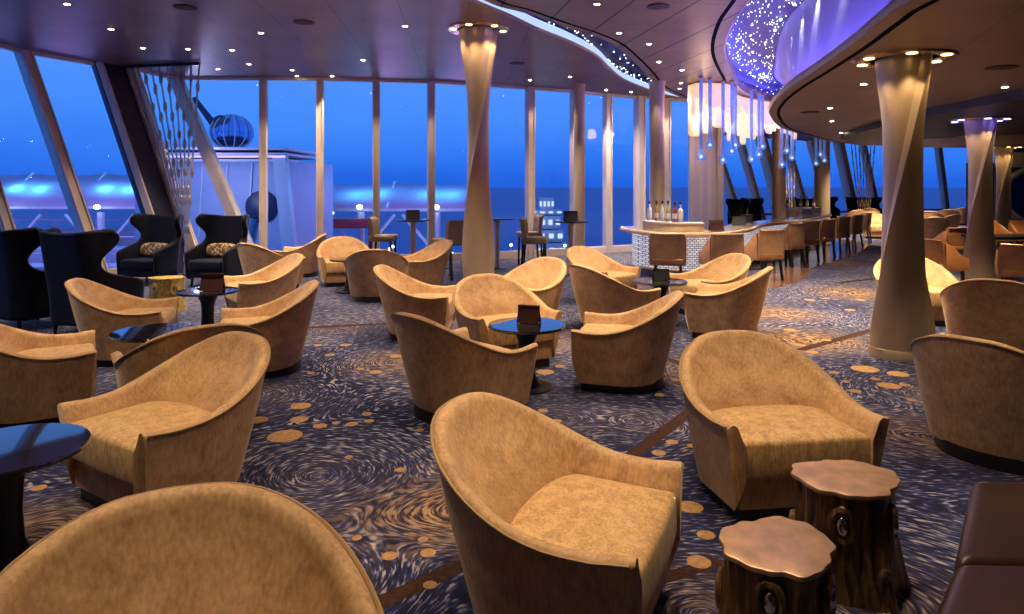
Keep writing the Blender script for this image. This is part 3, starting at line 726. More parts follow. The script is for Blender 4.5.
# ------------------------------------------------------------------ bead screens by the windows
def bead_screen(a0, a1, b0, b1, n, label, zt=3.96, zb=.05):
    a0, a1, b0, b1 = [Vector(v) for v in (a0, a1, b0, b1)]
    t = thing('bead_screen', (a0.x, a0.y, 0), 0, label, 'screen')
    o = Vector((a0.x, a0.y, 0))
    mb = MB(); mb.beam(Vector((*a0, zt)) - o, Vector((*a1, zt)) - o, .06, .07, side=(0, 0, 1)); mb.build('head_rail', 'black_metal', t)
    mb = MB(); mb.beam(Vector((*b0, zb)) - o, Vector((*b1, zb)) - o, .05, .06, side=(0, 0, 1)); mb.build('foot_rail', 'black_metal', t)
    rn = random.Random(n)
    for k in range(n):
        u = k / (n - 1)
        p = Vector((*a0.lerp(a1, u), zt)) - o; q = Vector((*b0.lerp(b1, u), zb)) - o
        mb = MB(); mb.beam(p, q, .032, .012, side=(a1 - a0).to_3d())
        m = 7
        for j in range(m):
            c = p.lerp(q, (j + .5 + .35 * (k % 2)) / (m + .4))
            mb.ell(c, (.040, .020, .10), 10, 6)
        mb.build('strand', 'bead_metal', t)
    return t
bead_screen((-7.4, 13.12), (-5.86, 12.8), (-6.15, 13.25), (-6.0, 12.5), 10, 'twisting metal bead screen hanging in the corner of leaning and upright windows')
bead_screen((10.25, 27.2), (11.2, 27.0), (10.9, 27.3), (11.1, 26.9), 7, 'slender metal bead screen hanging beyond the bar, behind the slim column')
bead_screen((14.5, 29.3), (15.6, 29.3), (15.0, 29.4), (15.15, 29.0), 7, 'slender metal bead screen hanging by the windows past the end of the bar')
# ------------------------------------------------------------------ tub chair
TW, TD, TH = .90, .86, .78
def tub_path(n_arm=7, n_back=31):
    """outer plan of the shell, from the front of one arm round the back to the other: (x, y, height)"""
    yc = -.03; pts = []
    for i in range(n_arm): y = -TD / 2 + (yc + TD / 2) * i / n_arm; pts.append((TW / 2 * (1 - .05 * (yc - y) / .4), y))
    for i in range(n_back):
        a = PI * i / (n_back - 1); c, s = math.cos(a), math.sin(a)
        e = 2 / 2.25
        pts.append((TW / 2 * math.copysign(abs(c) ** e, c), yc + (TD / 2 - yc) * abs(s) ** e))
    for i in range(n_arm - 1, -1, -1): y = -TD / 2 + (yc + TD / 2) * i / n_arm; pts.append((-TW / 2 * (1 - .05 * (yc - y) / .4), y))
    out = []; L_ = [0]
    for (x0, y0), (x1, y1) in zip(pts, pts[1:]): L_.append(L_[-1] + math.hypot(x1 - x0, y1 - y0))
    for (x, y), l in zip(pts, L_):
        s = 1 - abs(2 * l / L_[-1] - 1)
        h = .495 + (TH - .495) * (.92 * smooth(.20, .93, s) + .08 * max(0, (s - .12) / .88)) + .014 * (1 - smooth(0, .12, s))
        out.append((x, y, h))
    return out
TP = tub_path()
def make_tub():
    t = thing('tub_chair')
    C = [Vector((x, y)) for x, y, h in TP]; nn = normals(C)   # left of travel = inward (right arm front -> back -> left arm)
    rows = []; pipe = []; inner = []
    th = .088
    for (x, y, h), n in zip(TP, nn):
        tt = (y + TD / 2) / TD
        def low(z):      # outer surface leans inwards towards the floor, most at the back
            k = 1 - min(1, (z - .07) / (h - .07)); k = k ** 1.15
            return Vector((x * (1 - .15 * k), y - .165 * smooth(.25, 1, tt) * k + .05 * (1 - smooth(0, .5, tt)) * k))
        top = Vector((x, y))
        def P(off, z, base=None):
            b = (base if base is not None else top) + n * off
            return (b.x, b.y, z)
        def seat_in(z):
            return (x * (TW / 2 - .108) / (TW / 2), y if y < -.03 else -.03 + (y + .03) * (.13 / (TD / 2 + .03)), z)
        def mixp(a, b_, k, sag):      # the inner back curves down into the seat
            return (a[0] + (b_[0] - a[0]) * k, a[1] + (b_[1] - a[1]) * (k - .06), a[2] + (b_[2] - a[2]) * (k + .08))
        row = [P(0, .07, low(.07)), P(0, .2, low(.2)), P(0, h * .6, low(h * .6)), P(0, h - .05, low(h - .05)), P(.001, h - .020), P(.010, h - .006), P(.024, h), P(.042, h - .002), P(.058, h - .014), P(.068, h - .036),
               mixp(P(.068, h - .036), seat_in(.40), .45, .04), seat_in(.40), seat_in(.22)]
        rows.append(row); pipe.append(P(-.002, h - .014)); q_ = seat_in(0); inner.append(Vector((q_[0] * .985, q_[1])))
    mb = MB()
    # soft ends of the arms
    def endrow(r, d):
        c = sum((Vector(p) for p in r), Vector()) / len(r)
        return [Vector((c.x + (p[0] - c.x) * .86, p[1] + d, c.z + (p[2] - c.z) * .985)) for p in r]
    allrows = [endrow(rows[0], -.014)] + rows + [endrow(rows[-1], -.014)]
    g = mb.grid(allrows, close_u=True); mb.f(g[0]); mb.f(g[-1][::-1])
    mb.build('shell', 'gold_velvet', t, ang=55)
    mb = MB(); mb.tube(pipe, .0065, 6); mb.build('piping', 'piping', t)
    # cushion
    poly = [Vector((p.x, p.y)) for p in inner if p.y > -.37]
    poly = [Vector((poly[0].x, -.432))] + poly + [Vector((poly[-1].x, -.432))]
    k = 8; poly += [Vector((poly[-1].x + (poly[0].x - poly[-1].x) * i / k, -.432 - .012 * math.sin(PI * i / k))) for i in range(1, k)]
    cx = Vector((0, -.17)); rows = []
    for ins, z in ((.012, .236), (.003, .243), (0, .255), (0, .395), (.005, .410), (.016, .420), (.05, .428), (.12, .436), (.22, .440)):
        rows.append([(p.x * (1 - ins / .36), cx.y + (p.y - cx.y) * (1 - ins / .28), z) for p in poly])
    mb = MB(); g = mb.grid(rows, close_u=True); mb.f(g[0][::-1]); mb.f(g[-1]); mb.build('seat_cushion', 'seat_velvet', t, ang=60)
    mb = MB(); mb.box((0, -.37, .152), (.68, .05, .160), bev=.008); mb.build('front_rail', 'gold_velvet', t)
    # dark plinth
    base = [(p[0] * .75, p[1] * .75 - .05) for p in TP]
    mb = MB(); mb.prism(base, .0, .085); mb.build('plinth', 'black_wood', t, ang=30)
    return t
TUB = Kind(make_tub)
CH = []
def tub(x, y, yaw, label, group=None, sc=1.0):
    o = TUB.put(x, y, R(yaw), label, 'armchair', group, sc=sc); CH.append(o); return o
tub(-.74, 1.43, 22, 'gold tub chair at the bottom edge, only its domed backrest showing', None, 1.08)                       # A
tub(-1.81, 3.75, -33, 'gold tub chair with curved back facing the blue-topped table at the picture edge')                            # B
tub(.14, 2.64, 66, 'large gold tub chair turned sideways, its empty seat facing the stump tables')                                   # C
tub(1.39, 3.76, 8, 'olive gold tub chair standing right behind the taller stump table')                                             # D
tub(2.98, 4.2, 126, 'tub chair in shadow above the leather bench, back turned to the camera')                                       # E
tub(4.8, 6.8, 145, 'tub chair between the big column and the orange armchairs, back turned')                   # F
tub(5.0, 8.47, -12, 'tub chair half hidden by the big bronze column, cushion facing the camera')                                      # G
tub(-.42, 4.98, 134, 'tub chair with its rounded back to the camera, before the table with a brown card')                            # H
tub(1.0, 5.76, -104, 'tub chair in side view, its open seat facing the table with a brown card')                         # I
tub(-.11, 6.5, 27, 'tub chair behind the table with a brown card, facing the camera')                                                # J
tub(.20, 8.2, -45, 'bright tub chair beside the twisted gold column base, open towards the windows side')                              # K
tub(-1.09, 7.58, 87, 'tub chair in side view just in front of the twisted gold column')                                              # L
tub(1.10, 7.88, 120, 'tub chair in side view with plain outer flank, before the table with black card')                   # M
tub(1.24, 9.8, 45, 'tub chair rising behind the side-view chair, beneath the slim column by the windows')                             # N
tub(2.61, 8.83, -72, 'tub chair right before the bar stools, seat open to the table with black card')                                 # O
tub(2.45, 7.62, -116, 'tub chair with back and flank to the camera, standing alone near the bar carpet')                               # P
tub(-1.98, 10.0, 186, 'small tub chair seen squarely from behind, next to the pub table stools')                                       # Q
tub(-2.88, 11.7, 20, 'deep gold tub chair facing the camera before the tall windows')                                                # R
tub(-1.42, 11.12, -60, 'tub chair peeping out behind the one seen squarely from behind, under the high stool')                        # S
tub(-3.9, 12.75, -85, 'bright tub chair arm rising against the window by the white deckhouse')                                         # T
tub(-3.95, 11.0, 150, 'tub chair back beside the second black wing chair, mostly hidden')                                            # U
tub(-3.12, 8.7, -55, 'tub chair with wide rounded back beside the black wing chair with pillow')                                      # V
tub(-2.2, 6.2, -72, 'tub chair in side view, its high back against the open carpet, near the gilded stump')                     # W
tub(-2.17, 4.64, -143, 'tub chair partly hidden behind the chair at the blue-topped table')                                           # X
tub(-3.78, 6.58, 106, 'tub chair in side view before the black wing chair seen from behind')                                            # Y
tub(-3.5, 4.89, 122, 'tub chair at the picture edge with both low arms showing')                                                      # Z
for x, y, yaw, l in ((11.75, 22.0, -25, 'cream tub chair with block front past the last bar stool'), (12.75, 24.4, 160, 'cream tub chair back just beyond the block front chair, left of the big column'), (13.3, 26.6, 185, 'cream tub chair under the slender bead screen past the bar'),
                     (14.9, 28.6, 170, 'cream tub chair before a distant black wing chair'), (12.5, 20.3, 160, 'cream tub chair back just behind the big column in the distant lounge'), (14.2, 22.4, 200, 'cream tub chair beside the second twisted column in the distant lounge'),
                     (15.3, 25.0, 150, 'cream tub chair by the distant leaning windows, between two columns'), (17.3, 27.2, 165, 'pale tub chair deep in the distant lounge, between two columns'), (19.2, 29.5, 190, 'pale tub chair closest to the distant windows, between two columns')):
    tub(x, y, yaw, l, 'tub chairs of the distant lounge')
# ------------------------------------------------------------------ wing chair
def make_wing():
    t = thing('wing_chair')
    def Ln(z):
        T = [(.12, .60), (.40, .64), (.57, .66), (.61, .58), (.66, .32), (.74, .15), (.84, .12), (.94, .21), (1.03, .31), (1.10, .335), (1.15, .31), (1.18, .22)]
        for (a, la), (b_, lb) in zip(T, T[1:]):
            if z <= b_: return la + (lb - la) * smooth(a, b_, z)
        return T[-1][1]
    rows = []
    zs = [.12, .25, .40, .52, .57, .60, .63, .67, .71, .76, .82, .88, .94, .99, 1.04, 1.08, 1.12, 1.15, 1.18]
    for z in zs:
        yb = .28 + .13 * max(0, z - .35); w = .335 + .03 * smooth(.3, 1.1, z); L_ = Ln(z); r = .12
        flare = .075 * smooth(.8, 1.05, z) + .015
        side = []
        for k in range(7):       # wing tip -> corner
            u = k / 6; side.append((w + flare * (1 - u), yb - L_ + (L_ - r) * u))
        for k in range(1, 5):
            a = PI / 2 * k / 5; side.append((w - r + r * math.cos(a), yb - r + r * math.sin(a)))
        mid = [((w - r) * (1 - 2 * k / 8), yb) for k in range(9)]
        row = side + mid + [(-x, y) for x, y in side[::-1]]
        dip = -.03 * smooth(1.1, 1.18, z)
        rows.append([(x, y, z + (dip * (1 - min(1, abs(x) / w) ** 2))) for x, y in row])
    mb = MB(); mb.grid(rows); o = mb.build('winged_shell', 'black_leather', t, ang=80)
    md = o.modifiers.new('thickness', 'SOLIDIFY'); md.thickness = .075; md.offset = 0; md.use_even_offset = False
    ms = o.modifiers.new('soften', 'SUBSURF'); ms.levels = 1; ms.render_levels = 1
    mb = MB(); mb.box((0, -.06, .36), (.60, .62, .17), bev=.045, seg=3); mb.build('seat_cushion', 'black_leather', t)
    mb = MB(); mb.box((0, -.05, .215), (.62, .58, .11), bev=.02); mb.build('seat_base', 'black_leather', t)
    for sx in (-1, 1):
        for y in (-.28, .24):
            mb = MB(); mb.tube([(sx * .27, y, .17), (sx * .28, y * 1.03, .0)], [.028, .018], 10); mb.build('leg', 'black_wood', t)
    return t
WING = Kind(make_wing)
def make_pillow():
    mb = MB(); mb.ell((0, 0, 0), (.285, .06, .12), 28, 14, .55)
    return mb.build('lumbar_pillow', 'pillow', None, ang=80)
PIL = Kind(make_pillow)
def wing(x, y, yaw, label, plabel=None, group=None):
    WING.put(x, y, R(yaw), label, 'armchair', group)
    if plabel:
        a = R(yaw); d = Vector((-math.sin(a) * .09 * -1, math.cos(a) * .09))
        o = PIL.put(x - math.sin(a) * .12, y + math.cos(a) * .12, R(yaw), plabel, 'cushion', None, z=.575); o.rotation_euler = (R(-14), 0, R(yaw))
wing(-5.75, 8.1, 155, 'black wing chair at the picture edge, seen from behind by the leaning windows', 'gold figured pillow on the wing chair at the picture edge')
wing(-4.75, 7.75, 160, 'black wing chair seen from behind, just past the side-view tub chair', 'gold figured pillow half hidden in the wing chair seen from behind')
wing(-6.14, 11.6, -12, 'black wing chair facing the room under the dark leaning corner panel', 'gold figured pillow on the wing chair under the corner panel')
wing(-4.96, 11.5, -12, 'black wing chair facing the room before the first upright window', 'gold figured pillow on the wing chair by the first upright window')
for px, Y, yaw, l in ((738, 27.5, -20, 'distant black wing chair directly beside the pale pier'), (752, 29.3, -20, 'distant black wing chair under the glass drops'), (789, 30.5, 10, 'distant black wing chair right of the slim bar column'),
                      (808, 28.5, 0, 'distant black wing chair between the two slim columns'), (829, 33, 0, 'distant black wing chair just past the second slim column'), (857, 32.5, -10, 'distant black wing chair under the slender bead screen'), (873, 31.5, 0, 'distant black wing chair beside the big column')):
    wing((px - 512) / F * Y, Y, yaw, l, None, 'distant black wing chairs')
# ------------------------------------------------------------------ round lounge tables with cards
def make_table():
    t = thing('lounge_table')
    mb = MB(); mb.lathe([(.28, .496), (.312, .498), (.318, .507), (.318, .516), (.314, .522), (.28, .523)], (0, 0, 0), 56); mb.build('tabletop', 'stone_top', t, ang=30)
    mb = MB(); mb.lathe([(.135, .022), (.10, .05), (.072, .12), (.062, .25), (.068, .38), (.10, .46), (.15, .495)], (0, 0, 0), 36); mb.build('stem', 'black_metal', t)
    mb = MB(); mb.lathe([(.215, .0), (.215, .014), (.20, .022), (.12, .024)], (0, 0, 0), 40); mb.build('foot_plate', 'black_metal', t)
    return t
TAB = Kind(make_table)
TAB.put(-2.19, 2.95, 0, 'round table with glossy dark top mirroring blue, beside the nearest side-view chair', 'table', None)
TAB.put(-2.80, 5.36, 0, 'round dark table ringed by the side-view chairs, its top mirroring the windows', 'table', None)
TAB.put(.12, 5.62, 0, 'round dark table carrying a folded brown card, amid four chairs', 'table', None)
TAB.put(1.79, 8.22, 0, 'round dark table carrying a black card box, before the bar', 'table', None)
TAB.put(-3.32, 7.45, 0, 'round dark table beside the gilded stump, with a small brown card', 'table', None)
TAB.put(-2.55, 10.75, 0, 'small round dark table hidden behind the tub chair seen squarely from behind', 'table', None)
def make_card(w=.17, h=.11, mat='menu'):
    def mk():
        t = thing('menu_card')
        mb = MB(); mb.beam((-w / 2, -.055, h / 2 - .001), (w / 2, -.055, h / 2 - .001), .004, h * 1.05, side=(0, 1, .0)); 
        bmesh.ops.rotate(mb.bm, verts=mb.bm.verts, cent=(0, -.055, 0), matrix=Matrix.Rotation(R(-22), 3, 'X')); mb.build('front_leaf', mat, t)
        mb = MB(); mb.beam((-w / 2, .055, h / 2 - .001), (w / 2, .055, h / 2 - .001), .004, h * 1.05, side=(0, 1, .0))
        bmesh.ops.rotate(mb.bm, verts=mb.bm.verts, cent=(0, .055, 0), matrix=Matrix.Rotation(R(22), 3, 'X')); mb.build('rear_leaf', mat, t)
        return t
    return mk
CARD = Kind(make_card(.24, .19)); BOX = Kind(make_card(.24, .17, 'menu_black'))
CARD.put(.14, 5.66, R(-20), 'folded brown card standing on the table amid four chairs', 'menu', None, z=.530, sc=.78)
BOX.put(1.80, 8.24, R(6), 'black folded card standing on the table before the bar', 'menu', None, z=.530, sc=.82)
CARD.put(-3.26, 7.43, R(5), 'folded brown card on the table beside the gilded stump', 'menu', None, z=.530)
# ------------------------------------------------------------------ stump tables
def stump(x, y, rx, ry, h, rot, seed, label, side='bark', top='stump_top', flare=.22):
    t = thing('stump_table', (x, y, 0), R(rot), label, 'side table')
    rn = random.Random(seed); ph = [rn.uniform(0, 6.28) for _ in range(8)]
    def outl(th):
        return 1 + .06 * math.sin(2 * th + ph[0]) + .05 * math.sin(3 * th + ph[1]) + .032 * math.sin(5 * th + ph[2]) + .026 * math.sin(9 * th + ph[3]) + .02 * math.sin(14 * th + ph[4])
    n = 120; zr = 22; rows = []
    for i in range(zr + 1):
        u = i / zr; z = .001 + (h - .022) * u
        row = []
        for k in range(n):
            th = 2 * PI * k / n
            fl = flare * (1 - u) ** 2.6 * (1 + .55 * math.sin(5 * th + ph[5])) + .02 * smooth(.8, 1, u)
            rg = .022 * abs(math.sin(9 * th + ph[6] + .5 * math.sin(3.1 * u + ph[3]))) + .012 * abs(math.sin(17 * th + ph[7] + 1.1 * math.sin(4 * u)))
            r = .93 * outl(th) * (1 + fl - rg * (1.6 - .6 * u) + .012 * math.sin(7 * u + 3 * th))
            row.append((rx * r * math.cos(th), ry * r * math.sin(th), z))
        rows.append(row)
    mb = MB(); g = mb.grid(rows, close_u=True); mb.f(g[0][::-1]); mb.f(g[-1]); mb.build('trunk', side, t, ang=60)
    rows = []
    for sc, z in ((.955, h - .022), (.99, h - .018), (1.0, h - .010), (.99, h - .002), (.965, h), (.5, h + .0012)):
        rows.append([(rx * sc * outl(2 * PI * k / n) * math.cos(2 * PI * k / n), ry * sc * outl(2 * PI * k / n) * math.sin(2 * PI * k / n), z) for k in range(n)])
    mb = MB(); g = mb.grid(rows, close_u=True); mb.f(g[0][::-1]); mb.f(g[-1]); mb.build('slab_top', top, t, ang=30)
    for deg, zk, rk in ((-118, .70, .040), (-40, .66, .042), (-72, .22, .028), (40, .5, .04), (150, .4, .04)):
        th = R(deg) - R(rot); c = Vector((rx * .93 * outl(th) * math.cos(th), ry * .93 * outl(th) * math.sin(th), h * zk)); d = Vector((math.cos(th), math.sin(th), 0)); s_ = Vector((-d.y, d.x, 0))
        mb = MB(); mb.tube([c + d * (.000 + flare * .12 * (1 - zk) ** 2) + s_ * (rk * math.cos(2 * PI * k / 20)) + Vector((0, 0, rk * 1.5 * math.sin(2 * PI * k / 20))) for k in range(21)], rk * .42, 8, cap=False); kn = mb.build('knot_ring', side, t)
        mb = MB(); mb.ell(c + d * .004, (rk * .62, rk * .62, rk * 1.05), 14, 8); mb.build('knot', 'knot', kn)
    return t
stump(1.40, 2.86, .205, .19, .44, 10, 4, 'taller bronze tree stump table standing before the olive gold chair')
stump(.955, 2.455, .21, .19, .37, 60, 9, 'lower bronze tree stump table with violet sheen on its top')
stump(-4.6, 9.1, .21, .19, .45, 0, 21, 'gilded tree stump table in front of the black wing chairs', 'gilt', 'gilt', .1)
# ------------------------------------------------------------------ leather bench in the corner
t = thing('leather_bench', (1.46, 2.22, 0), 0, 'dark brown leather bench in the bottom corner beside the stump tables', 'bench')
def cushion(poly, z0, z1, name, bev=.05):
    mb = MB(); mb.prism(poly, z0, z1)
    ed = [e for e in mb.bm.edges]
    bmesh.ops.bevel(mb.bm, geom=ed, offset=bev, segments=4, affect='EDGES', profile=.5)
    return mb.build(name, 'bench_leather', t, ang=60)
o_ = Vector((1.46, 2.22))
cushion([(.46, .64), (1.7, .64), (1.5, -.03), (-.005, .03)], .24, .43, 'seat_pad')
cushion([(-.008, .022), (1.49, -.04), (1.3, -.66), (-.66, -.72)], .24, .43, 'seat_pad')
mb = MB(); mb.prism([(.50, .58), (1.62, .58), (1.26, -.6), (-.52, -.66)], .05, .245); mb.build('bench_base', 'bench_leather', t, smooth=False)
mb = MB(); mb.prism([(.52, .54), (1.55, .54), (1.2, -.56), (-.34, -.6)], 0, .05); mb.build('plinth', 'black_wood', t, smooth=False)
# ------------------------------------------------------------------ bar, stools, bottles
barC = catmull([(2.2, 13.75), (2.12, 13.15), (2.25, 12.4), (2.75, 11.75), (3.6, 11.8), (4.5, 12.9), (5.3, 14.4), (6.3, 15.6), (7.6, 17.2), (8.9, 19.2), (9.5, 20.4), (9.3, 21.3)])
t = thing('bar_counter', (2.6, 12.6, 0), 0, 'long curving bar counter with pale edge and glowing shell mosaic front', 'bar')
bo = Vector((2.6, 12.6))
back = offset(barC, .72)
def rel(C): return [p - bo for p in C]
front = rel(offset(barC, .22))
mb = MB(); sweep(mb, rel(barC), [(.0, .80), (-.008, .815), (-.008, .845), (.0, .86), (.55, .86), (.55, .80)], True); mb.build('counter_edge', 'bar_edge', t)
mb = MB(); sweep(mb, rel(barC), [(.06, .861), (.06, .866), (.60, .866), (.60, .861)], True); mb.build('counter_top', 'bar_top', t)
mb = MB(); sweep(mb, front, [(0, .16), (0, .80), (.12, .80), (.12, .16)], True); mb.build('mosaic_front', 'mosaic', t)
mb = MB(); sweep(mb, front, [(.04, .0), (.04, .16), (.3, .16), (.3, 0)], True); mb.build('kick_base', 'dark_base', t)
mb = MB(); mb.tube([(p.x, p.y, .2) for p in rel(offset(barC, .05))], .018, 8); mb.build('foot_rail', 'gold_trim', t)
mb = MB(); sweep(mb, offset(barC, .15), [(-1.1, .0005), (-1.1, .003), (.9, .003), (.9, .0005)], True); mb.build('bar_floor_border', 'bar_floor', floor, smooth=False)
# raised bottle shelf near the bar's end
t = thing('bottle_shelf', (0, 0, .868), 0, 'low white lit shelf behind the bar end, carrying six bottles', 'shelf')
pl = [p for p in offset(barC, .36) if p.x < 3.35 and p.y < 12.75]
mb = MB(); sweep(mb, pl, [(-.08, .0), (-.08, .13), (.10, .13), (.10, .0)], True); mb.build('shelf_body', 'bar_edge', t)
mb = MB(); sweep(mb, pl, [(-.10, .13), (-.10, .16), (.12, .16), (.12, .13)], True); mb.build('shelf_top', 'white_paint', t)
def make_bottle(mat, prof):
    def mk():
        t = thing('bottle')
        mb = MB(); mb.lathe(prof, (0, 0, 0), 18); mb.build('glass_body', mat, t)
        z = prof[-1][1]; mb = MB(); mb.lathe([(.017, z), (.019, z + .012), (.019, z + .05), (.012, z + .055)], (0, 0, 0), 14); mb.build('cap', 'cap', t)
        mb = MB(); mb.lathe([(prof[1][0] + .001, .06), (prof[1][0] + .0015, .15)], (0, 0, 0), 18); mb.build('label_band', 'white_paint', t)
        return t
    return mk
PR1 = [(.04, .0), (.046, .01), (.046, .19), (.038, .225), (.016, .25), (.015, .31)]; PR2 = [(.034, .0), (.038, .01), (.04, .20), (.03, .24), (.015, .27), (.014, .32)]
for px, mt, pr, l in ((649.5, 'liq_clear', PR1, 'clear bottle at the end of the row by the window'), (656.5, 'liq_amber', PR2, 'amber bottle, second from the window end of the row'), (662.3, 'liq_clear', PR2, 'clear bottle between amber and yellow bottles'),
                      (668, 'liq_gold', PR2, 'yellow bottle in the middle of the row'), (674.7, 'liq_red', PR1, 'dark red bottle, second from the pier end of the row'), (680.5, 'liq_clear', PR1, 'clear bottle at the pier end of the row')):
    q = min(pl, key=lambda p: abs(512 + p.x / p.y * F - px)); Y = q.y + .012; Kind(make_bottle(mt, pr)).put((px - 512) / F * Y, Y, 0, l, 'bottle', 'bottles on the white shelf', z=1.030)
# small group of bottles at the far bar
t = thing('bottle_shelf', (9.7, 23.2, 0), 0, 'distant white bar ledge with bottles between the slim columns', 'shelf')
mb = MB(); mb.box((0, 0, .45), (1.5, .4, .9)); mb.build('shelf_body', 'bar_edge', t); mb = MB(); mb.box((0, 0, .93), (1.6, .5, .06)); mb.build('shelf_top', 'white_paint', t)
for i, mt in enumerate(('liq_amber', 'liq_red', 'liq_clear', 'liq_amber', 'liq_gold', 'liq_red')):
    Kind(make_bottle(mt, PR1)).put(9.15 + .22 * i, 23.2, 0, 'bottle on the distant white ledge beyond the bar', 'bottle', 'bottles on the distant bar ledge', z=.962)
# bar stools
def make_stool(mat, backmat, seat=.47, top=.90, arms=True, legmat='black_wood'):
    def mk():
        t = thing('bar_armchair' if arms else 'high_chair')
        w = .27
        mb = MB(); mb.box((0, -.02, seat - .05), (.50, .48, .12), bev=.035, seg=3); mb.build('seat', mat, t)
        rows = []
        prof = [(.20, seat - .11), (.225, seat + .05), (.25, top - .14), (.255, top - .05), (.285, top - .012), (.27, top + .004), (.23, top), (.195, top - .03), (.185, top - .10), (.165, seat + .05), (.15, seat - .11)]
        for k in range(13):
            u = -1 + k / 6; x = w * u; bow = -.05 * u * u
            rows.append([(x, y + bow, z) for y, z in prof])
        mb = MB(); g = mb.grid(rows, close_u=True); mb.f(g[0]); mb.f(g[-1][::-1]); mb.build('backrest', backmat, t, ang=50)
        if arms:
            for sx in (-1, 1):
                rows = []
                for k in range(9):
                    u = k / 8; y = .17 - .40 * u; zt = top - .06 - (top - seat - .16) * smooth(0, 1, u)
                    rows.append([(sx * (w - .03), y, seat - .10), (sx * (w + .025), y, seat - .10), (sx * (w + .03), y, zt - .02), (sx * (w + .015), y, zt), (sx * (w - .015), y, zt), (sx * (w - .03), y, zt - .02)])
                mb = MB(); g = mb.grid(rows, close_u=True); mb.f(g[0]); mb.f(g[-1][::-1]); mb.build('arm', mat, t, ang=50)
        for sx in (-1, 1):
            for y, d in ((-.20, -.01), (.17, .05)):
                mb = MB(); mb.beam((sx * .20, y, seat - .08), (sx * .215, y + d, 0), .038, .038, side=(1, 0, 0)); mb.build('leg', legmat, t, smooth=False)
        mb = MB(); mb.beam((-.20, -.205, .16), (.20, -.205, .16), .022, .022, side=(0, 0, 1)); mb.build('stretcher', legmat, t, smooth=False)
        return t
    return mk
BS = Kind(make_stool('brown_leather', 'tan_leather'))
for px, Y, yaw, l in ((668, 11.35, 165, 'tan-backed bar armchair below the red card, first along the bar'), (722, 11.25, 190, 'tan-backed bar armchair behind the tub chair that faces the black card'), (764, 12.2, 200, 'bar armchair with rolled back, third along the bar front'),
                      (789, 14.3, 215, 'bar armchair, fourth along the bar front'), (804, 15.3, 212, 'bar armchair, fifth along the bar front'), (821, 16.2, 213, 'bar armchair with pale back, sixth along the bar front'), (837, 17.4, 215, 'bar armchair with pale back, seventh along the bar front'),
                      (851, 18.7, 220, 'bar armchair, last but one before the distant lounge'), (862, 20.0, 235, 'bar armchair at the far end of the bar front')):
    BS.put((px - 512) / F * Y, Y, R(yaw), l, 'bar stool', 'bar armchairs along the bar')
# cards on the bar
for x, y, yw, l in ((3.62, 12.1, 5, 'red brown card box on the bar end before the bottles'), (4.62, 13.9, -30, 'small dark card on the middle of the bar counter'), (5.15, 15.0, -30, 'dark card on the bar counter, below the glass drops'), (8.0, 18.5, -30, 'black card on the bar near the sixth armchair'), (9.0, 20.2, -30, 'black card at the far end of the bar')):
    (CARD if 'red' in l else BOX).put(x, y, R(yw), l, 'menu', None, z=.877, sc=1.05)
# pub tables and high chairs by the windows
def make_pub():
    t = thing('pub_table')
    mb = MB(); mb.lathe([(.30, .985), (.335, .99), (.335, 1.01), (.30, 1.014)], (0, 0, 0), 40); mb.build('tabletop', 'black_metal', t)
    mb = MB(); mb.lathe([(.055, .02), (.05, .5), (.055, .93), (.11, .986)], (0, 0, 0), 20); mb.build('stem', 'bronze_frame', t)
    mb = MB(); mb.lathe([(.23, .0), (.23, .015), (.07, .03)], (0, 0, 0), 32); mb.build('foot_plate', 'black_metal', t)
    return t
PUB = Kind(make_pub)
PUB.put(-1.93, 13.3, 0, 'tall pub table with a black box, between two high chairs by the windows', 'table', None)
PUB.put(1.1, 12.8, 0, 'tall pub table with a black box, in front of the slim window column', 'table', None)
PUB.put(-.30, 13.9, 0, 'tall pub table half hidden by the twisted gold column', 'table', None)
BOX.put(-1.93, 13.3, R(4), 'black box card on the pub table between two high chairs', 'menu', None, z=1.025, sc=1.1); BOX.put(1.1, 12.8, R(4), 'black box card on the pub table near the slim window column', 'menu', None, z=1.025, sc=1.1)
HC = Kind(make_stool('stool_fabric', 'stool_fabric', .72, 1.06, False))
HC.put(-2.50, 13.2, R(88), 'tan high chair in side view, back to the leaning windows', 'high chair', None)
HC.put(-1.10, 12.3, R(-128), 'tan high chair with its back turned, next to the twisted gold column', 'high chair', None)
HC.put(.40, 12.6, R(84), 'dark-lit high chair in side view, drawn up to the pub table near the slim column', 'high chair', None)
HC.put(.38, 14.2, R(-80), 'tan high chair behind the dark-lit one, facing the half hidden pub table', 'high chair', None)
# orange armchairs and dark tables at the right
OA = Kind(make_stool('orange_leather', 'orange_leather', .46, .84, True))
for x, y, yaw, l in ((6.75, 10.75, 100, 'orange leather armchair between the big column and the second column'), (7.35, 9.85, 150, 'dark orange armchair at the picture edge with its back turned'), (11.55, 16.3, 20, 'orange armchair beside the second column, facing the camera'), (12.35, 16.4, -10, 'orange armchair at the picture edge under the oval opening'), (8.9, 13.9, 200, 'orange armchair glimpsed behind the second column')):
    OA.put(x, y, R(yaw), l, 'armchair', 'orange leather armchairs')
t = thing('dining_table', (9.2, 12.6, 0), 0, 'dark dining table behind the second column by the orange armchairs', 'table')
mb = MB(); mb.box((0, 0, .73), (1.3, .8, .05), bev=.008); mb.build('tabletop', 'black_wood', t)
for sx in (-1, 1):
    for sy in (-1, 1):
        mb = MB(); mb.box((sx * .58, sy * .33, .352), (.06, .06, .704)); mb.build('leg', 'black_wood', t, smooth=False)
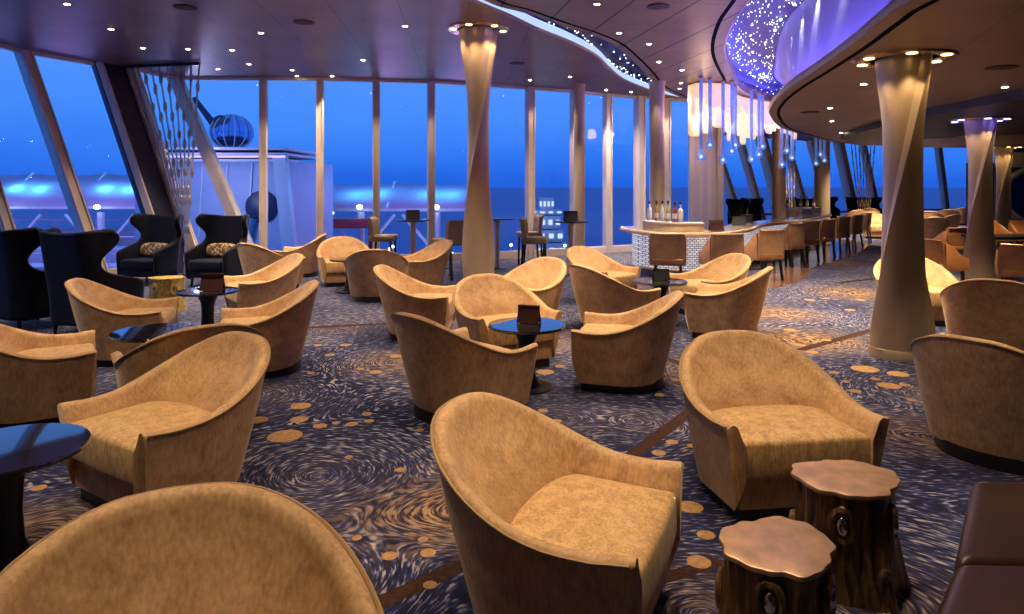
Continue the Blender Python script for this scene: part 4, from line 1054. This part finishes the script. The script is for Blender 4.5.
# ------------------------------------------------------------------ capiz shell lamp and glass drops over the bar
lampC = catmull([(4.15, 15.1), (4.8, 15.3), (5.2, 16.2), (5.75, 17.3), (6.6, 18.2), (7.6, 19.0), (8.8, 20.2)], 10)
t = thing('shell_chandelier', (4.15, 15.1, ZC), 0, 'long warm lit chandelier of overlapping shell strips above the bar', 'chandelier')
lo_ = Vector((4.15, 15.1, ZC)); rn = random.Random(8)
mb = MB(); sweep(mb, [p - Vector((4.15, 15.1)) for p in lampC], [(-.05, -.05), (.45, -.05), (.45, -.002), (-.05, -.002)], True); mb.build('ceiling_plate', 'gold_trim', t)
for tier, (off, base) in enumerate(((.0, .62), (.16, .85), (.32, 1.05))):
    C = offset(lampC, off); L_ = 0; nxt = 0; 
    for i in range(1, len(C)):
        L_ += (C[i] - C[i - 1]).length
        if L_ >= nxt:
            nxt = L_ + .24
            d = (C[i] - C[i - 1]).normalized(); q = C[i] - Vector((4.15, 15.1)); n_ = Vector((-d.y, d.x))
            ln = base * (.85 + .22 * math.sin(L_ * 1.7 + tier)) + rn.choice((-.12, 0, .12)); w = .16
            rows = []
            for z, k in ((-.05, 1), (-ln * .5, 1), (-ln + .07, 1), (-ln + .02, .8), (-ln, .4)):
                rows.append([(q.x + d.x * w * u * k + n_.x * .05 * (u * u - .5), q.y + d.y * w * u * k + n_.y * .05 * (u * u - .5), z) for u in (-1, -.6, -.2, .2, .6, 1)])
            m2 = MB(); m2.grid(rows); o = m2.build('shell_strip', 'shell', t, ang=80)
            md = o.modifiers.new('thickness', 'SOLIDIFY'); md.thickness = .006
for p in (lampC[4], lampC[18], lampC[32], lampC[48]):
    l = bpy.data.lights.new('shell_bulb', 'POINT'); l.energy = 16; l.color = (1, .66, .38); l.shadow_soft_size = .15
    o = bpy.data.objects.new('shell_bulb', l); COL.objects.link(o); o.location = (p.x - .1, p.y + .1, 3.2)
def drop(px, ptop, pbot, Y, label, ztop=None):
    p = dp(px, ptop, Y); z1 = ZC - .002 if ztop is None else ztop; z0 = dp(px, pbot, Y).z
    t = thing('glass_drop', (p.x, p.y, z0), 0, label, 'pendant', 'glass drop pendants over the bar')
    h = z1 - z0; r = .04
    mb = MB(); mb.lathe([(r, .26), (r, h - .04)], (0, 0, 0), 10); mb.build('rod', 'crystal', t)
    mb = MB(); mb.lathe([(r, .26), (.045, .22), (.085, .13), (.095, .08), (.07, .025), (.02, .0)], (0, 0, 0), 16); mb.build('bulb', 'crystal', t)
    mb = MB(); mb.ell((0, 0, .09), (.03, .03, .03), 10, 6); mb.build('light_point', 'crystal_led', t)
    mb = MB(); mb.lathe([(.05, h - .04), (.05, h)], (0, 0, 0), 14); mb.build('ceiling_cap', 'gold_trim', t)
    mb = MB(); mb.tube([(0, 0, .3), (0, 0, h - .05)], .008, 5); mb.build('light_thread', simple('thread', (.25, .35, .8), .3) if 'thread' not in bpy.data.materials else bpy.data.materials['thread'], t)
for px, a, b_, Y, l in ((701, 83, 161, 14.5, 'longest thick glass drop at the window end of the lamp'), (710, 83, 149, 14.7, 'thick glass drop just beside the longest one'), (723, 112, 164, 15.0, 'thin glass drop hanging low before the bronze return of the pier'), (732, 90, 155, 15.0, 'glass drop above the bar middle, first of a close trio'),
                        (735.5, 95, 149, 15.7, 'shorter glass drop touching the close trio'), (751.5, 125, 163, 16.4, 'thin glass drop alone between two leaning window posts'), (759, 104, 158, 16.8, 'glass drop pair before the leaning window, longer one'), (762.5, 110, 150, 17.2, 'glass drop pair before the leaning window, shorter one'),
                        (782, 128, 168, 18.0, 'glass drop below the soffit tip, lowest of three'), (787, 128, 154, 18.5, 'glass drop below the soffit tip, shortest of three'), (792, 128, 161, 18.9, 'glass drop below the soffit tip, nearest the slim column'), (816, 135, 166, 23.0, 'distant glass drop before the second slim column, lowest'), (820.5, 135, 157, 23.0, 'distant glass drop before the second slim column, shortest'), (824.5, 135, 163, 23.2, 'distant glass drop past the second slim column')):
    drop(px, a, b_, Y, l)
# ------------------------------------------------------------------ outside: open deck, canopies, sea
mb = MB(); mb.prism([(-30000, 3), (30000, 3), (30000, 60000), (-30000, 60000)], -40.2, -40); structure(mb, 'sea', 'sea')
mb = MB(); mb.prism([(-60, 20), (-8, 20), (6, 24), (6, 48), (-60, 56)], -3.4, -3.1); structure(mb, 'ground_deck', 'deck_blue')
def canopy(x0, x1, Y, zr, ze, depth, label):
    t = thing('deck_canopy', ((x0 + x1) / 2, Y, 0), 0, label, 'canopy'); w = (x1 - x0) / 2
    nb = max(2, round(w * 2 / 4.2)); rows = []
    for v, (yy, zz) in enumerate(((-depth, ze), (-depth * .55, (zr + ze) / 2 + .12), (0, zr), (depth * .55, (zr + ze) / 2 + .12), (depth, ze))):
        rows.append([(-w + 2 * w * k / (nb * 4), yy, zz - .10 * (math.sin(PI * (k % 4) / 4))) for k in range(nb * 4 + 1)])
    mb = MB(); mb.grid(rows); o = mb.build('canvas', 'canvas', t, ang=70); md = o.modifiers.new('thickness', 'SOLIDIFY'); md.thickness = .05
    mb = MB(); mb.beam((-w, -depth, ze - .05), (w, -depth, ze - .05), .12, .1, side=(0, 0, 1)); mb.build('front_beam', 'steel_white', t)
    for k in range(nb + 1):
        x = -w + 2 * w * k / nb; mb = MB(); mb.beam((x, -depth, ze + .02), (x, 0, zr + .05), .09, .09, side=(1, 0, 0)); mb.build('rafter', 'steel_white', t, smooth=False)
    return t
def canopy_post(px, Y, ztop, label, col=(.06, .50, 1.0), en=45):
    x = (px - 512) / F * Y; t = thing('canopy_post', (x, Y, -3.1), 0, label, 'post')
    H = ztop + 3.1
    mb = MB(); mb.tube([(0, 0, 0), (0, 0, H)], .16, 12); mb.build('mast', 'steel_white', t)
    for sx in (-1, 1):
        mb = MB(); mb.tube([(0, -.1, H - 1.9), (sx * 1.55, -.1, H - .1)], .07, 8); mb.build('strut', 'steel_white', t)
    mb = MB(); mb.ell((0, -.3, H + .25), (.14, .14, .10), 12, 8); mb.build('floodlight', 'deck_lamp', t)
    for dx in (-.55, .55):
        l = bpy.data.lights.new('deck_flood', 'POINT'); l.energy = en; l.color = col; l.shadow_soft_size = .2
        o = bpy.data.objects.new('deck_flood', l); COL.objects.link(o); o.location = (x + dx, Y + 1.1, ztop + 1.35)
    return t
canopy(-27, -16.4, 33.5, 2.3, .75, 2.2, 'long white canopy outside the leaning windows, lit violet and cyan'); canopy(-10.2, -1.3, 33.5, 1.85, .65, 2.2, 'long white canopy outside the upright windows, lit cyan')
for px, l in ((8, 'canopy post outside the first leaning window'), (101, 'canopy post with struts outside the second leaning window'), (361, 'canopy post outside, above the deep gold chair'), (437, 'canopy post outside, above the turned high chair')):
    canopy_post(px, 31.0, .5, l)
# white deckhouse with violet roof rim and round navy port
t = thing('deckhouse', (-10.2, 27, -3.1), 0, 'white deckhouse outside with a violet lit roof rim and a navy disc', 'building')
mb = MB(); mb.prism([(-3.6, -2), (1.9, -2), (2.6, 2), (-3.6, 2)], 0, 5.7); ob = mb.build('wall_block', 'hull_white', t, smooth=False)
for z in (5.72, 5.95, 6.15):
    mb = MB(); mb.box((-.75, -.05, z), (5.6, 4.4, .10), bev=.03); mb.build('roof_rim', 'steel_white', t)
mb = MB(); mb.tube([(-3.5, -2.32, 5.85), (2.0, -2.32, 5.85)], .035, 6); mb.build('rim_light', 'deck_violet', t)
mb = MB(); mb.lathe([(.60, 0), (.60, .06), (.56, .08)], (0, 0, 0), 32); mb.bm.transform(Matrix.Translation((1.05, -2.0, 4.02)) @ Matrix.Rotation(R(90), 4, 'X')); mb.build('round_port', 'navy_disc', t)
mb = MB(); mb.tube([(.72, -2.06, 3.6), (.56, -2.06, 3.1), (.5, -2.06, 2.6), (.55, -2.06, 2.2)], [.22, .24, .2, .12], 10); mb.build('wave_stripe', simple('teal_paint', (.03, .22, .32), .5), t)
for k in range(5):
    mb = MB(); mb.beam((-3.2 + .9 * k, -2.04, .2), (-2.9 + .9 * k, -2.04, 5.6), .05, .06, side=(1, 0, 0)); mb.build('wall_rib', 'steel_white', t, smooth=False)
mb = MB(); mb.beam((2.35, -2.1, 0), (1.75, -2.1, 5.9), .45, .4, side=(1, 0, 0)); mb.build('raking_post', 'steel_white', t, smooth=False)
# observation capsule on its arm beyond the deckhouse
t = thing('observation_capsule', (-15.6, 38, -3.1), 0, 'round observation capsule with ribs on a ladder stand, seen over the deckhouse', 'capsule')
mb = MB(); mb.ell((0, 0, 7.8), (1.15, 1.1, .95), 24, 14); mb.build('glass_pod', glassy('pod_glass', 1.5, (.45, .6, .9), .02, .1), t)
for k in range(6):
    a = PI * k / 6; mb = MB(); mb.tube([(1.16 * math.cos(q) * math.cos(a), 1.12 * math.cos(q) * math.sin(a), 7.8 + .97 * math.sin(q)) for q in [2 * PI * j / 32 for j in range(33)]], .035, 6, cap=False); mb.build('pod_rib', 'steel_white', t)
mb = MB(); mb.ell((0, 0, 7.3), (.95, .9, .3), 20, 8); mb.build('pod_floor', 'navy_disc', t)
mb = MB(); mb.ell((-.45, -.3, 8.45), (.42, .4, .28), 16, 8); mb.build('pod_hatch', 'navy_disc', t)
mb = MB(); mb.tube([(-.9, 0, 8.1), (-1.5, 0, 8.9), (-2.1, 0, 9.7)], [.22, .17, .14], 10); mb.build('lifting_arm', 'navy_disc', t)
for sx in (-1, 1):
    mb = MB(); mb.beam((sx * .7, 0, 0), (sx * .7, 0, 7.0), .14, .14, side=(1, 0, 0)); mb.build('stand_leg', 'steel_white', t, smooth=False)
for k in range(8):
    mb = MB(); mb.beam((-.7, 0, 3.8 + .4 * k), (.7, 0, 3.8 + .4 * k), .07, .07, side=(0, 0, 1)); mb.build('rung', 'steel_white', t, smooth=False)
# red gantry, terraces, rail and lamps
t = thing('red_gantry', (-7.7, 30.0, -3.1), 0, 'dark red gantry beam outside the second upright window', 'beam')
mb = MB(); mb.box((0, 0, 3.15), (3.4, .5, .42), bev=.04); mb.build('girder', 'deck_red', t)
for sx in (-1, 1):
    mb = MB(); mb.box((sx * 1.5, 0, 1.47), (.2, .2, 2.94)); mb.build('leg', 'deck_red', t, smooth=False)
for i, (y, z, x0, x1) in enumerate(((25, -2.0, -30, -14.2), (27.6, -1.5, -32, -14.3), (30, -1.0, -34, -14.4), (34, -.45, -36, -14.5))):
    t = thing('deck_terrace', ((x0 + x1) / 2, y, -3.1), 0, ('lowest', 'second', 'third', 'topmost')[i] + ' blue lit seating terrace outside the leaning windows', 'terrace')
    mb = MB(); mb.box((0, 0, (z + 3.1) / 2), (x1 - x0, 1.4, z + 3.1), bev=.03); mb.build('tier', 'hull_white', t, smooth=False)
    mb = MB(); mb.tube([((x0 - x1) / 2, -.6, z + 3.1 + .5), ((x1 - x0) / 2, -.6, z + 3.1 + .5)], .03, 6); mb.build('hand_rail', 'steel_white', t)
    for k in range(12):
        x = (x1 - x0) * (k / 11 - .5); mb = MB(); mb.tube([(x, -.6, z + 3.1), (x, -.6, z + 3.6)], .02, 6); mb.build('rail_post', 'steel_white', t)
def railing(x0, x1, y, label):
    t = thing('deck_railing', ((x0 + x1) / 2, y, -3.1), 0, label, 'railing'); w = (x1 - x0) / 2
    for z in (.35, .6, .85, 1.1):
        mb = MB(); mb.tube([(-w, 0, z), (w, 0, z)], .022 if z < 1 else .04, 6); mb.build('bar', 'steel_white', t)
    for k in range(15):
        x = -w + 2 * w * k / 14; mb = MB(); mb.tube([(x, 0, 0), (x, 0, 1.1)], .025, 6); mb.build('rail_post', 'steel_white', t)
railing(-9, -1.0, 24, 'white deck railing outside, behind the pub table with two high chairs'); railing(-.6, 5.6, 26, 'white deck railing outside, behind the slim window column')
def make_dlamp():
    t = thing('deck_lamp')
    mb = MB(); mb.tube([(0, 0, 0), (0, 0, 1.0)], .03, 6); mb.build('lamp_post', 'steel_white', t)
    mb = MB(); mb.ell((0, 0, 1.06), (.09, .09, .08), 10, 6); mb.build('globe', 'deck_lamp', t)
    return t
DL = Kind(make_dlamp); rn = random.Random(12)
for k in range(26):
    x, y, z = rn.uniform(-9.5, 3.5), rn.uniform(26, 44), -3.1
    if abs(x + 6.4) < 2 and y < 31: continue
    DL.put(x, y, 0, 'small glowing lamp on the deck outside the upright windows', 'lamp', 'deck lamps outside the upright windows', z=z)
for k in range(7):
    DL.put(-18.5 + 1.05 * k * 1.3 - 6 * (k % 2) * 0, 38.0 + .2 * k, 0, 'small glowing lamp along the terraces outside the leaning windows', 'lamp', 'deck lamps outside the leaning windows', z=-.9)
# lit superstructure far off behind the pub table
t = thing('lit_tower', (2.3, 46, -3.1), 0, 'brightly lit white tower outside, seen between the pub table and the high chairs', 'building')
for i, (w, z0, z1) in enumerate(((4.0, 0, 1.2), (3.6, 1.3, 2.2), (3.0, 2.3, 3.3), (3.4, 3.4, 3.75), (1.6, 3.75, 4.7))):
    mb = MB(); mb.box((0, 0, (z0 + z1) / 2), (w, 2, z1 - z0), bev=.05); mb.build('storey', 'hull_white', t)
    for k in range(4):
        mb = MB(); mb.box((w * (k / 3 - .5) * .8, -1.02, (z0 + z1) / 2), (w * .14, .04, (z1 - z0) * .4)); mb.build('lit_window', 'tower_window', t, smooth=False)
t.scale = (.62, .8, .86)
for x in (-14, -18, -22, -26, -9, -5, -2):
    l = bpy.data.lights.new('deck_wash', 'POINT'); l.energy = 110; l.color = (.55, .30, 1); l.shadow_soft_size = .3  # violet lamps without fixtures, added to tint the canopies
    o = bpy.data.objects.new('deck_wash', l); COL.objects.link(o); o.location = (x, 27.5, 1.2)
for x, y, z, e, c in ((-10.4, 22.5, 1.5, 260, (.5, .55, 1)), (-11, 24.2, 3.2, 60, (.5, .35, 1)), (1.8, 42.5, 0, 130, (.6, .75, 1)), (-5, 31, -1.5, 120, (.5, .6, 1))):
    l = bpy.data.lights.new('deck_wash', 'POINT'); l.energy = e * .45; l.color = c; l.shadow_soft_size = .3
    o = bpy.data.objects.new('deck_wash', l); COL.objects.link(o); o.location = (x, y, z)
# ------------------------------------------------------------------ dusk sky
w = bpy.data.worlds.new('dusk'); S.world = w; w.use_nodes = True
nt = w.node_tree; nt.nodes.clear()
wo = nt.nodes.new('ShaderNodeOutputWorld'); bg = nt.nodes.new('ShaderNodeBackground'); tc = nt.nodes.new('ShaderNodeTexCoord'); sx = nt.nodes.new('ShaderNodeSeparateXYZ')
nt.links.new(tc.outputs['Generated'], sx.inputs[0])
rp = ramp(nt, [(0.0, (.016, .12, .72)), (.03, (.026, .17, .84)), (.10, (.055, .25, .95)), (.22, (.10, .30, .92)), (1, (.07, .2, .7))])
nz = nt.nodes.new('ShaderNodeTexNoise'); nz.inputs['Scale'].default_value = 2.2; nz.inputs['Detail'].default_value = 3
mp = nt.nodes.new('ShaderNodeMapping'); mp.inputs['Scale'].default_value = (1, 1, 5); nt.links.new(tc.outputs['Generated'], mp.inputs[0]); nt.links.new(mp.outputs[0], nz.inputs['Vector'])
ma = nt.nodes.new('ShaderNodeMath'); ma.operation = 'MULTIPLY_ADD'; ma.inputs[1].default_value = .10; nt.links.new(nz.outputs['Fac'], ma.inputs[0])
sub = nt.nodes.new('ShaderNodeMath'); sub.operation = 'SUBTRACT'; sub.inputs[1].default_value = .05; nt.links.new(sx.outputs[2], sub.inputs[0]); nt.links.new(sub.outputs[0], ma.inputs[2])
nt.links.new(ma.outputs[0], rp.inputs[0]); nt.links.new(rp.outputs[0], bg.inputs[0]); bg.inputs[1].default_value = .85
nt.links.new(bg.outputs[0], wo.inputs[0])
# ------------------------------------------------------------------ camera and view
cam = bpy.data.cameras.new('camera'); co = bpy.data.objects.new('camera', cam); COL.objects.link(co)
co.location = (0, 0, E); co.rotation_euler = (R(90), 0, 0); cam.lens = 24; cam.sensor_width = 36; cam.sensor_fit = 'HORIZONTAL'
cam.shift_y = -(307.0 - 187.0) / 1024; cam.clip_start = .05; cam.clip_end = 200000
S.camera = co
S.view_settings.view_transform = 'Standard'; S.view_settings.look = 'None'; S.view_settings.gamma = 1; S.view_settings.use_curve_mapping = False
S.view_settings.exposure = 0.35
S.cycles.use_denoising = True
S.cycles.max_bounces = 6; S.cycles.diffuse_bounces = 3; S.cycles.glossy_bounces = 3; S.cycles.transparent_max_bounces = 12
S.cycles.sample_clamp_indirect = 4.0
